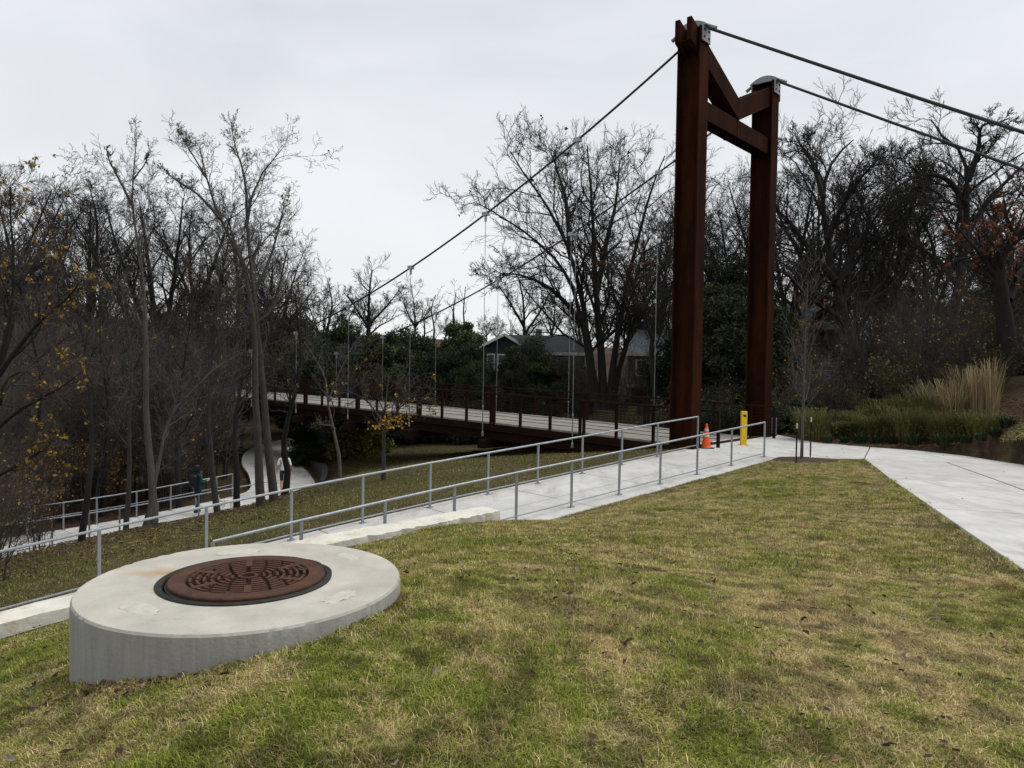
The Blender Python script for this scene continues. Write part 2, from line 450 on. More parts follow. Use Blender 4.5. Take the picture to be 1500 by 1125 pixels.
def rbf(pts, c=0.8):
    P = np.array(pts, float)
    A = np.sqrt(((P[:, None, :2] - P[None, :, :2]) ** 2).sum(-1) + c * c)
    n = len(P)
    B = np.zeros((n + 1, n + 1)); B[:n, :n] = A; B[:n, n] = 1; B[n, :n] = 1
    wv = np.linalg.solve(B, np.r_[P[:, 2], 0])
    def f(x, y):
        x = np.asarray(x, float); y = np.asarray(y, float)
        o = np.full(x.shape, wv[n])
        for i in range(n):
            o = o + wv[i] * np.sqrt((x - P[i, 0]) ** 2 + (y - P[i, 1]) ** 2 + c * c)
        return o
    return f

def blk_z(k):                           # top of the limestone row
    return float(np.interp(k - RLEN, [1.0, 4.2, 7.3, 8.5, 12], [-.86, -.96, -1.20, -1.29, -1.5]))
def blk_front(k):                       # lawn along its foot
    return float(np.interp(k - RLEN, [1.0, 2.2, 4.2, 7.3, 8.5, 12], [-1.10, -1.03, -1.06, -1.34, -1.46, -1.72]))
lawn_pts = [(0, -6, .5), (-6, -6, .0), (6, -6, .4), (0, 0, .3), (3, 0, .28), (-3, 0, .05), (0, 2.5, .25), (1.5, 3, .22), (-1.45, 3.12, .215), (-2.28, 3.65, -.06),
            (-2.2, 4.5, -.10), (-.58, 4.0, .315), (-1.4, 4.95, .12), (-0.85, 3.3, .32), (-0.7, 4.6, .25), (-2.75, 3.8, -.29), (-3.3, 4.6, -.5), (-5.2, 7.3, -1.30), (-6, 4, -1.0), (-10, 4, -1.9), (-9, 0, -1.0),
            (2.6, 3.5, .12), (3.4, 2.6, .12), (1.1, 8, -.36), (1.75, 12.5, -.93), (2.05, 14.8, -1.22), (6.9, 16.5, -.72), (5.0, 7.2, -.34), (7.1, 13.3, -.57), (9.3, 19.35, -.785), (7.5, 19.35, -.785),
            (-1.15, 8, -.40), (-1.1, 11, -.88), (-1.7, 9.6, -.84), (0.6, 12.2, -1.03), (4.5, 12, -.68), (4.8, 15.5, -.84), (8.5, 8, -.30), (9, 2, .0), (13, 12, -.2), (12.5, 17.5, -.45), (14.5, 20, .5), (18, 18, 1.4), (22, 24, 2.0), (17, 27, 1.2),
            (11.2, 22.3, -.72), (9.5, 23, -.76), (12, 24, -.62), (13.6, 21.5, -.35), (11, 30, -.9), (8.8, 26.2, -.85), (6.9, 23.7, -.85), (15, 35, -.2), (30, 35, 1.5), (25, 10, 1.2)]
for k in np.arange(0, RLEN + .1, 1.2):
    p = RA + RD * k - RN * 0.42; lawn_pts.append((p.x, p.y, float(ramp_z(k)) - 0.015))
for k in np.arange(RLEN + 1.0, 20, 1.0):
    p = RA + RD * k - RN * 0.92; lawn_pts.append((p.x, p.y, blk_front(k)))
h_lawn = rbf(lawn_pts, 0.5)
far_pts = [(-2.1, 21, -1.68), (-2.9, 31, -2.4), (-3.3, 36, -2.72), (-5.5, 40, -3.05), (3, 27, -1.45), (.3, 30, -2.1), (5, 24, -1.15), (6.9, 25.2, -1.0),
           (-7.6, 15, -2.26), (-10.2, 20.2, -3.08), (-6.8, 21, -2.6), (-5.1, 24, -2.12), (-8.8, 24.5, -3.3), (-6.5, 28, -2.9), (-9.8, 12, -2.8), (-14, 14, -3.9), (-17, 10, -4.2),
           (-19, 19, -4.45), (-15.2, 22.6, -4.32), (-13.4, 24.6, -4.26), (-11.2, 26.6, -4.02), (-9.7, 29, -3.94), (-9.6, 31, -3.92), (-10.8, 34, -3.82), (-12.6, 38, -3.73), (-13.8, 43, -3.68), (-13.6, 48, -3.68), (-11, 53, -3.55),
           (-16, 28, -4.5), (-20, 32, -4.6), (-25, 24, -4.7), (-24, 45, -4.4), (-35, 40, -3.5), (-30, 60, -2.0), (-50, 60, 1.0), (-45, 85, 4.0), (-20, 75, -1.0), (-20, 100, 4.5), (-70, 90, 8.0), (-80, 40, 5), (-40, 20, -4), (-40, 0, -3.5),
           (-7, 36, -3.2), (-8, 44, -3.3), (2, 40, -2.7), (0, 46, -1.6), (-4, 52, -1.8), (8, 34, -1.5), (8, 45, -1.0), (4, 52, -1.0), (14, 44, -.7), (20, 42, -.3), (28, 48, .8), (10, 60, -.6), (0, 70, 0), (15, 80, 1), (40, 70, 2), (40, 100, 3), (0, 110, 4), (60, 40, 3)]
for k in np.arange(-1, 19, 1.6):
    p = RA + RD * k + RN * (RW + .35); far_pts.append((p.x, p.y, float(ramp_z(k)) - 0.03))
    p = RA + RD * k + RN * (RW * .5); far_pts.append((p.x, p.y, float(ramp_z(k)) - 0.12))
h_far = rbf(far_pts, 0.7)

def smooth01(x): 
    x = np.clip(x, 0, 1); return x * x * (3 - 2 * x)

def ramp_kq(x, y):
    dx, dy = x - RA.x, y - RA.y
    return dx * RD.x + dy * RD.y, dx * RN.x + dy * RN.y

def bumps(x, y):
    return (0.014 * np.sin(1.9 * x + .7 * np.sin(1.3 * y)) * np.sin(2.3 * y + .5) + 0.008 * np.sin(5.1 * x + 2.2 * y) * np.sin(4.3 * y - 1.7 * x))

def height(x, y):
    x = np.asarray(x, float); y = np.asarray(y, float)
    k, q = ramp_kq(x, y)
    zl = h_lawn(x, y); zf = h_far(x, y)
    # left of the bridge end the ground belongs to the valley, on the plaza side to the lawn field
    side = smooth01((q - np.where(k > RLEN + .9, -0.62, -0.15)) / 0.12)
    # the plaza / right bank: stays with the lawn field when k < -0.5
    b = smooth01((k + 1.6) / 1.2)
    far_back = smooth01((y - 27.0) / 6.0)
    m = np.clip(side * np.maximum(b, far_back), 0, 1)
    z = zl * (1 - m) + zf * m
    r = np.hypot(x, y - 30)
    fade = smooth01((r - 85) / 60)
    z = z * (1 - fade) + 4.0 * fade
    amp = np.clip(1.2 - np.hypot(x, y) / 60, 0.2, 1)
    z = z + bumps(x, y) * amp
    # keep below the ramp slabs
    on = (q > -0.35) & (q < RW + .25) & (k > -3) & (k < 20)
    z = np.where(on, np.minimum(z, ramp_z(k) - 0.025), z)
    return z

def hz(x, y): return float(height(np.array([x]), np.array([y]))[0])

# lower trail centre line
TR = [(-27, 12, -4.62), (-23, 15.6, -4.5), (-19, 19, -4.38), (-15.2, 22.6, -4.25), (-13.4, 24.5, -4.18), (-11.2, 26.6, -3.96), (-9.9, 28.8, -3.88), (-9.6, 31, -3.84),
      (-10.8, 34.4, -3.74), (-12.6, 38.4, -3.65), (-13.8, 43, -3.60), (-13.4, 48, -3.58), (-10.5, 53, -3.45)]
def catmull(pts, n):
    P = np.array(pts, float)
    P = np.vstack([2 * P[0] - P[1], P, 2 * P[-1] - P[-2]])
    out = []
    for i in range(1, len(P) - 2):
        for t in np.linspace(0, 1, n, endpoint=False):
            a, b, c, d = P[i - 1], P[i], P[i + 1], P[i + 2]
            out.append(0.5 * ((2 * b) + (-a + c) * t + (2 * a - 5 * b + 4 * c - d) * t ** 2 + (-a + 3 * b - 3 * c + d) * t ** 3))
    out.append(P[-2])
    return np.array(out)
TRC = catmull(TR, 5)
def trail_dist(x, y):
    d = np.full(np.shape(x), 1e9); zz = np.zeros(np.shape(x))
    for p in TRC:
        e = np.hypot(x - p[0], y - p[1]); zz = np.where(e < d, p[2], zz); d = np.minimum(d, e)
    return d, zz

PATH_L = [(9.30, 19.40), (7.85, 15.3), (6.42, 11.2), (5.0, 7.2), (3.6, 3.2), (2.4, -1.0), (1.4, -5)]        # lawn side of the path on the right
PATH_R = [(13.0, 18.6), (11.9, 14.2), (10.4, 10.0), (8.9, 5.9), (7.5, 1.9), (6.3, -2.2), (5.3, -6)]
PATH_Z = [-.77, -.66, -.50, -.33, -.10, .14, .3]

def grid_axis(lo, hi, step, far, growth=1.16):
    a = list(np.arange(lo, hi + 1e-6, step))
    s = step
    while a[-1] < far: s *= growth; a.append(a[-1] + s)
    s = step; b = [a[0]]
    while b[-1] > -far: s *= growth; b.append(b[-1] - s)
    return np.array(list(reversed(b[1:])) + a)
xs = grid_axis(-13, 14, 0.22, 900)
ys = grid_axis(-2, 27, 0.22, 1100)
X, Y = np.meshgrid(xs, ys)
Z = height(X, Y)
td, tz = trail_dist(X, Y)
Z = np.where(td < 2.0, np.minimum(Z, tz - 0.06), np.where(td < 3.2, np.minimum(Z, tz - 0.06 + (td - 2.0) * 0.5), Z))
# keep the sheet below the right-hand path and the plaza
def in_poly(x, y, poly):
    r = np.zeros(np.shape(x), bool); n = len(poly)
    for i in range(n):
        x0, y0 = poly[i]; x1, y1 = poly[(i + 1) % n]
        c = ((y0 > y) != (y1 > y)) & (x < (x1 - x0) * (y - y0) / ((y1 - y0) if y1 != y0 else 1e-9) + x0)
        r ^= c
    return r
PATH_POLY = PATH_L + list(reversed(PATH_R))
PLAZA = [(6.45, 19.42), (7.2, 19.40), (9.30, 19.40), (13.0, 18.6), (12.6, 20.6), (11.6, 21.9), (10.2, 22.7), (9.6, 24.2), (9.35, 26.2), (8.7, 26.4), (4.75, 21.75), (5.25, 21.2)]
def path_z(x, y): return np.interp(y, [-5, -1, 3.2, 7.2, 11.2, 15.3, 19.4], [.3, .14, -.10, -.33, -.50, -.66, -.77])
def dist_poly_inside(x, y, poly):
    d = np.full(np.shape(x), 1e9); n = len(poly)
    for i in range(n):
        x0, y0 = poly[i]; x1, y1 = poly[(i + 1) % n]
        ex, ey = x1 - x0, y1 - y0
        t = np.clip(((x - x0) * ex + (y - y0) * ey) / (ex * ex + ey * ey), 0, 1)
        d = np.minimum(d, np.hypot(x - x0 - t * ex, y - y0 - t * ey))
    return d
pin = in_poly(X, Y, PATH_POLY); plz = in_poly(X, Y, PLAZA)
pd = dist_poly_inside(X, Y, PATH_POLY); pl = dist_poly_inside(X, Y, PLAZA)
Z = np.where(pin | (pd < 0.3), np.minimum(Z, np.where(pin & (pd > .3), path_z(X, Y) - 0.10, path_z(X, Y) - 0.014)), Z)
Z = np.where(plz | (pl < 0.3), np.minimum(Z, np.where(plz & (pl > .3), -0.77 - 0.10, -0.77 - 0.014)), Z)
# raise the lawn up to the edge of the slabs
# colour masks: 0 lawn, 1 litter
K_, Q_ = ramp_kq(X, Y)
lit = smooth01((Y - 24) / 6) * smooth01((X - 5) / 3)
lit = np.maximum(lit, smooth01((Q_ - 7.5) / 3) * smooth01((-6.5 - X) / 2.5))
lit = np.maximum(lit, smooth01((Y - 36) / 5) * smooth01((X + 8) / 3) * smooth01((Y - 41) / 3))
lit = np.maximum(lit, smooth01((Y - 50) / 10))
lit = np.maximum(lit, smooth01((-14 - X) / 3))
lit = np.maximum(lit, smooth01((X - 9.2) / .6) * smooth01((Y - 21.0 + 0.9 * np.clip(X - 11, 0, 3)) / .5))
lit = np.maximum(lit, smooth01((X - 11.8 - (Y - 14) * .2) / .5) * smooth01((Y - 12) / 3))
nx, ny = len(xs), len(ys)
ii = np.arange(nx * ny).reshape(ny, nx)
quads = np.stack([ii[:-1, :-1], ii[:-1, 1:], ii[1:, 1:], ii[1:, :-1]], -1).reshape(-1, 4)
colv = np.stack([lit, (Q_ > 0) * 1.0, np.zeros_like(lit)], -1).reshape(-1, 3)
gme = np_mesh('ground', np.stack([X, Y, Z], -1).reshape(-1, 3), quads, col=colv, smooth=True)

def ground_mat():
    m = bpy.data.materials.new('ground_earth'); m.use_nodes = True
    t = m.node_tree; n = t.nodes; l = t.links; bs = n['Principled BSDF']
    bs.inputs['Roughness'].default_value = 0.95; bs.inputs['Specular IOR Level'].default_value = 0.1
    tcn = n.new('ShaderNodeTexCoord')
    def noise(sc, det=6, rough=.65):
        z = n.new('ShaderNodeTexNoise'); z.inputs['Scale'].default_value = sc; z.inputs['Detail'].default_value = det
        z.inputs['Roughness'].default_value = rough; l.new(tcn.outputs['Object'], z.inputs[0]); return z.outputs[0]
    def ramp(src, stops):
        r = n.new('ShaderNodeValToRGB'); e = r.color_ramp.elements
        while len(e) < len(stops): e.new(0.5)
        for i, (p, c) in enumerate(stops): e[i].position = p; e[i].color = (*c, 1)
        l.new(src, r.inputs[0]); return r.outputs[0]
    def mix(a, b, f):
        x = n.new('ShaderNodeMix'); x.data_type = 'RGBA'
        l.new(f, x.inputs['Factor']); l.new(a, x.inputs['A']); l.new(b, x.inputs['B']); return x.outputs['Result']
    lawn = ramp(noise(0.9), [(.30, (.040, .046, .014)), (.48, (.075, .070, .026)), (.62, (.12, .098, .042)), (.8, (.085, .06, .032))])
    fine = ramp(noise(35, 4), [(.3, (.018, .014, .008)), (.7, (.12, .095, .045))])
    fm = n.new('ShaderNodeValue'); fm.outputs[0].default_value = 0.5
    fm.outputs[0].default_value = 0.62
    lawn2 = mix(lawn, fine, fm.outputs[0])
    litc = ramp(noise(6, 8, .75), [(.3, (.018, .013, .009)), (.5, (.050, .035, .023)), (.66, (.085, .055, .032)), (.8, (.13, .095, .06))])
    a = n.new('ShaderNodeAttribute'); a.attribute_name = 'Col'
    sp = n.new('ShaderNodeSeparateColor'); l.new(a.outputs['Color'], sp.inputs[0])
    pn = n.new('ShaderNodeMath'); pn.operation = 'MULTIPLY_ADD'; l.new(noise(1.1), pn.inputs[0]); pn.inputs[1].default_value = 0.9; pn.inputs[2].default_value = -0.45
    ad = n.new('ShaderNodeMath'); ad.operation = 'ADD'; ad.use_clamp = True; l.new(sp.outputs[0], ad.inputs[0]); l.new(pn.outputs[0], ad.inputs[1])
    out = mix(lawn2, litc, ad.outputs[0])
    l.new(out, bs.inputs['Base Color'])
    bp = n.new('ShaderNodeBump'); bp.inputs['Distance'].default_value = 0.05; bp.inputs['Strength'].default_value = .8
    l.new(noise(14, 6, .7), bp.inputs['Height']); l.new(bp.outputs[0], bs.inputs['Normal'])
    return m
MT['ground'] = ground_mat()
ground = tag(link('ground', gme, MT['ground']), kind='structure')

# ------------------------------------------------------------------ concrete slabs
def slab_quad(parent, pts, gap=0.016, thick=0.14, name='slab', m=None):
    """pts: 4 (x,y,z) corners; shrunk by the joint gap"""
    P = [Vector(p) for p in pts]; n = len(P)
    q = []
    for i in range(n):
        a, b, c = P[i - 1], P[i], P[(i + 1) % n]
        d1 = (a - b); d2 = (c - b); d1.z = d2.z = 0
        q.append(b + d1.normalized() * gap + d2.normalized() * gap)
    mb = MB()
    top = [v.copy() for v in q]
    inn = [v + (sum(q, Vector()) / n - v).normalized() * 0.012 for v in q]
    vs = [v - Vector((0, 0, thick)) for v in top] + [v - Vector((0, 0, 0.008)) for v in top] + inn
    fs = []
    for i in range(n):
        j = (i + 1) % n
        fs.append((i, j, n + j, n + i)); fs.append((n + i, n + j, 2 * n + j, 2 * n + i))
    fs.append(tuple(range(2 * n, 3 * n)))
    mb.add(vs, fs)
    return mb.build(name, m or MT['concrete'], parent)

ramp = tag(empty('ramp_path', ramp_pt(0, RW / 2)), kind='structure')
ramp.location = (0, 0, 0)
ks = [-0.0] + list(np.arange(2.3, 21, 2.3))
for i in range(len(ks) - 1):
    for (q0, q1) in ((-.38, .85), (.85, RW + .22)):
        k0, k1 = ks[i], ks[i + 1]
        slab_quad(ramp, [ramp_pt(k0, q0), ramp_pt(k0, q1), ramp_pt(k1, q1), ramp_pt(k1, q0)])
path = tag(empty('footpath'), kind='structure')
for i in range(len(PATH_L) - 1):
    l0, l1, r0, r1 = PATH_L[i], PATH_L[i + 1], PATH_R[i], PATH_R[i + 1]
    for (a, b) in ((0, .52), (.52, 1)):
        def lp(p, q, t, z): return (p[0] + (q[0] - p[0]) * t, p[1] + (q[1] - p[1]) * t, z)
        slab_quad(path, [lp(l0, r0, a, PATH_Z[i]), lp(l0, r0, b, PATH_Z[i]), lp(l1, r1, b, PATH_Z[i + 1]), lp(l1, r1, a, PATH_Z[i + 1])], gap=.026)
plaza = tag(empty('plaza'), kind='structure')
pz = -0.77
e0 = ramp_pt(0, -.38); e1 = ramp_pt(0, RW + .22)
def V2(x, y): return (x, y, pz)
slab_quad(plaza, [(e0.x, e0.y, pz), V2(7.9, 19.42), V2(7.0, 22.2), V2(5.9, 21.2)])
slab_quad(plaza, [(e0.x, e0.y, pz), V2(5.9, 21.2), (e1.x, e1.y, pz)])
slab_quad(plaza, [V2(7.9, 19.42), V2(9.3, 19.42), V2(10.9, 22.4), V2(9.75, 23.6), V2(7.0, 22.2)])
slab_quad(plaza, [V2(9.3, 19.42), V2(13.0, 18.62), V2(12.6, 20.6), V2(11.9, 21.7), V2(10.9, 22.4)])
slab_quad(plaza, [(e1.x, e1.y, pz), V2(5.9, 21.2), V2(7.0, 22.2), V2(9.75, 23.6), V2(9.4, 26.0), V2(8.9, 26.3), V2(7.35, 24.6), V2(4.85, 21.8)])
# lower trail
trail = tag(empty('trail'), kind='structure')
nrm = []
for i in range(len(TRC)):
    d = TRC[min(i + 1, len(TRC) - 1)] - TRC[max(i - 1, 0)]
    d = d[:2] / np.hypot(*d[:2]); nrm.append(np.array([-d[1], d[0]]))
def tr(i, off, dz=0): return (TRC[i][0] + nrm[i][0] * off, TRC[i][1] + nrm[i][1] * off, TRC[i][2] + dz)
for i in range(0, len(TRC) - 1):
    slab_quad(trail, [tr(i, 1.35), tr(i, -1.35), tr(i + 1, -1.35), tr(i + 1, 1.35)], gap=0.008)

# ------------------------------------------------------------------ handrails
def handrail(name, pts_top, post_ids, base_z, label, low=0.10, wl=True, post_w=0.055):
    """pts_top: rail nodes (x,y,zground). one thing: posts, top rail, low rail"""
    root = empty(name, pts_top[0]); o = Vector(pts_top[0])
    H = 0.92
    P = [Vector(p) - o for p in pts_top]
    MB().tube([p + Vector((0, 0, H)) for p in P], 0.0215, 10).build('top_rail', MT['galv'], root)
    if wl:
        MB().tube([p + Vector((0, 0, low)) for p in P], 0.0145, 8).build('low_rail', MT['galv'], root)
    for i in post_ids:
        p = P[i]
        d = (P[min(i + 1, len(P) - 1)] - P[max(i - 1, 0)]).normalized()
        ang = math.atan2(d.y, d.x)
        mb = MB().box(-.024, .024, -.014, .014, -0.06, H - 0.008)
        mb.box(-.06, .06, -.05, .05, -0.05, 0.012)
        ob = mb.build('post', MT['galv'], root)
        ob.location = p; ob.rotation_euler = (0, 0, ang)
    return root

far_k = []
def col_k(px, q):
    u = (px - 750) / F
    a = RA + RN * q
    # a.x + RD.x k = u (a.y + RD.y k)
    return (u * a.y - a.x) / (RD.x - u * RD.y)
fk = [-0.15] + [col_k(p, RW) for p in (965, 913, 855, 790, 717, 632, 533, 428, 303, 145)]
d_ = fk[-1] - fk[-2]
fk += [fk[-1] + 1.75, fk[-1] + 3.5, fk[-1] + 5.25]
hr = handrail('handrail', [ramp_pt(k, RW) for k in fk], range(len(fk)), 0,
              'galvanised handrail on the valley side of the ramp, above the grass slope')
tag(hr, 'galvanised handrail along the valley edge of the concrete ramp, above the brown grass slope', 'handrail')
nk = [col_k(p, 0.0) for p in (1122, 1074, 1024, 970, 910, 840, 759, 668, 566, 443)]
nk += [nk[-1] + 1.3]
npt = [ramp_pt(k, 0.0) for k in nk]
hr2 = handrail('handrail', npt, range(len(npt)), 0, '')
tag(hr2, 'galvanised handrail on the lawn side of the concrete ramp, beside the limestone blocks', 'handrail')
ta = list(range(0, 30, 2))
def trail_rail(off, label, last):
    ids = [i for i in range(2, last)]
    pts = [Vector(tr(i, off)) for i in ids]
    r = handrail('handrail', pts, range(0, len(pts), 2), 0, '', low=0.5 if off > 0 else 0.12)
    tag(r, label, 'handrail')
    return r
trail_rail(1.22, 'galvanised handrail on the woodland side of the lower trail, under the bare trees', 31)
trail_rail(-1.22, 'galvanised handrail on the slope side of the lower trail, behind the tree trunks', 30)

# ------------------------------------------------------------------ limestone retaining row
wall = empty('limestone_wall', ramp_pt(RLEN, -.6))
wall.location = (0, 0, 0)
kk = RLEN + 1.1
i = 0
while kk < 20:
    ln = [1.5, 2.4, 1.9, 4.2, 3.0][i % 5]
    # rough block: subdivided box
    a = 26; b = 6; c = 5
    wd = 0.46 + 0.06 * rng.random(); top = 0.0; tilt = rng.normal() * 0.007
    g = {}
    vs = []; fs = []
    def vert(i_, j_, k_):
        key = (i_, j_, k_)
        if key in g: return g[key]
        x = kk + 0.005 + (ln - 0.010) * i_ / a
        q = -0.38 - wd + wd * j_ / b
        edge = (i_ in (0, a)) + (j_ in (0, b)) + (k_ in (0, c))
        x += rng.normal() * 0.008 * (i_ not in (0, a)) + (0.02 if i_ == 0 else -0.02 if i_ == a else 0) * (edge - 1) * rng.random()
        q += rng.normal() * 0.007 * (2.5 if j_ == 0 else 1)
        z0 = float(ramp_z(kk)) - 0.5
        zz = z0 + (blk_z(x) + tilt - z0) * k_ / c + rng.normal() * 0.004
        if k_ == c and edge > 1: zz -= 0.014 * rng.random() + 0.006
        p = RA + RD * x + RN * q
        g[key] = len(vs); vs.append((p.x, p.y, zz)); return g[key]
    for i_ in range(a):
        for j_ in range(b):
            fs.append((vert(i_, j_, c), vert(i_ + 1, j_, c), vert(i_ + 1, j_ + 1, c), vert(i_, j_ + 1, c)))
        for k_ in range(c):
            fs.append((vert(i_, 0, k_), vert(i_ + 1, 0, k_), vert(i_ + 1, 0, k_ + 1), vert(i_, 0, k_ + 1)))
            fs.append((vert(i_, b, k_), vert(i_ + 1, b, k_), vert(i_ + 1, b, k_ + 1), vert(i_, b, k_ + 1)))
    for e_ in (0, a):
        for j_ in range(b):
            for k_ in range(c):
                fs.append((vert(e_, j_, k_), vert(e_, j_ + 1, k_), vert(e_, j_ + 1, k_ + 1), vert(e_, j_, k_ + 1)))
    MB().add(vs, fs, True).build('limestone_block', MT['limestone'], wall)
    kk += ln; i += 1
tag(wall, 'low retaining wall of rough cream limestone blocks between lawn and ramp', 'wall')

# ------------------------------------------------------------------ manhole
SC = Vector((-1.43, 4.0, 0.40)); SR = 0.83
riser = empty('manhole_riser', SC)
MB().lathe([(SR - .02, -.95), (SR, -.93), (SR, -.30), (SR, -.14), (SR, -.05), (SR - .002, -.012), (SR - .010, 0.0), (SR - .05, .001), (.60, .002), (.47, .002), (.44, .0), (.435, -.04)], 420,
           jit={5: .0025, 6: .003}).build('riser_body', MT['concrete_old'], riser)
MB().lathe([(.452, -.02), (.456, .008), (.446, .014), (.436, .008), (.428, .012), (.420, .006), (.418, -.02)], 96, jit={1: .004, 2: .003}).build('frame_ring', MT['rubber'], riser)
for (a_, r_, s_) in ((2.0, .62, .11), (0.85, .66, .085), (-.45, .64, .10), (-2.15, .60, .11)):
    n_ = 22; vs = []; 
    c0 = Vector((math.cos(a_) * r_, math.sin(a_) * r_, 0))
    tdir = Vector((-math.sin(a_), math.cos(a_), 0)); rd = Vector((math.cos(a_), math.sin(a_), 0))
    for ring, (rr, zz) in enumerate(((1, .0025), (.8, .006), (.4, .007))):
        for k in range(n_):
            t = 2 * math.pi * k / n_
            jr = rr * (1 + .09 * rng.normal() * (ring == 0) + .05 * rng.normal())
            vs.append(c0 + tdir * (math.cos(t) * s_ * 1.15 * jr) + rd * (math.sin(t) * s_ * .6 * jr) + Vector((0, 0, zz + .0015 * rng.normal())))
    fs = []
    for ring in range(2):
        for k in range(n_):
            k2 = (k + 1) % n_
            fs.append((ring * n_ + k, ring * n_ + k2, (ring + 1) * n_ + k2, (ring + 1) * n_ + k))
    fs.append(tuple(range(2 * n_, 3 * n_)))
    MB().add(vs, fs, True).build('mortar_patch', MT['mortar'], riser)
tag(riser, 'round cast concrete manhole riser standing out of the sloping lawn', 'manhole')

lid = empty('manhole_cover', SC + Vector((0.008, 0.004, -.012)))
lid.scale = (1.05, 1.05, 1)
lid.rotation_euler = (0, 0, 0.35)
LT = 0.034
MB().lathe([(.375, .0), (.385, .008), (.387, LT - .006), (.382, LT), (.305, LT), (.300, LT - .018)], 96).build('lid_plate', MT['iron'], lid)
MB().lathe([(.301, LT - .018), (.02, LT - .018), (.0, LT - .018)], 96).build('lid_recess', MT['iron_recess'], lid)  # sunken disc between the raised bars, coloured darker than the plate
MB().lathe([(.392, -.006), (.397, .012), (.386, .016), (.37, .016)], 96).build('gasket', MT['rubber'], lid)
ri = 0
for (r0, r1, n_, duty) in ((.272, .289, 18, .80), (.238, .255, 16, .82), (.204, .221, 14, .80), (.170, .187, 12, .78), (.136, .153, 10, .76), (.102, .119, 8, .72), (.070, .086, 6, .66)):
    da = 2 * math.pi / n_ * duty
    mb = MB(); seg = 4
    vs = []
    for s_ in range(seg + 1):
        a_ = -da / 2 + da * s_ / seg
        for (r_, z_) in ((r0, LT - .019), (r0 + .002, LT - .001), (r1 - .002, LT - .001), (r1, LT - .019)):
            vs.append((r_ * math.cos(a_), r_ * math.sin(a_), z_))
    fs = []
    for s_ in range(seg):
        for j in range(3):
            fs.append((s_ * 4 + j, (s_ + 1) * 4 + j, (s_ + 1) * 4 + j + 1, s_ * 4 + j + 1))
    fs += [(0, 1, 2, 3), tuple(seg * 4 + q for q in (3, 2, 1, 0))]
    me = mb.add(vs, fs).mesh('raised_bar')
    for k in range(n_):
        ob = link('raised_bar', me, MT['iron'], lid)
        ob.rotation_euler = (0, 0, 2 * math.pi * (k + .5 * (ri % 2)) / n_)
    ri += 1
for k in range(6):
    a_ = math.pi * 2 * k / 6 + .5
    ob = MB().box(.175, .297, -.017, .017, LT - .019, LT + .001).build('spoke_bar', MT['iron'], lid)
    ob.rotation_euler = (0, 0, a_)
MB().lathe([(.050, LT - .019), (.050, LT + .001), (.034, LT + .001), (.034, LT - .019)], 28, smooth=False).build('centre_ring', MT['iron'], lid)
for a_ in (0.2, 2.3, 4.4):
    ob = MB().box(.262, .300, -.022, .022, LT - .019, LT - .004).build('pick_slot', MT['rubber'], lid); ob.rotation_euler = (0, 0, a_)
tag(lid, 'rusty cast iron manhole cover with concentric raised bars', 'manhole cover')

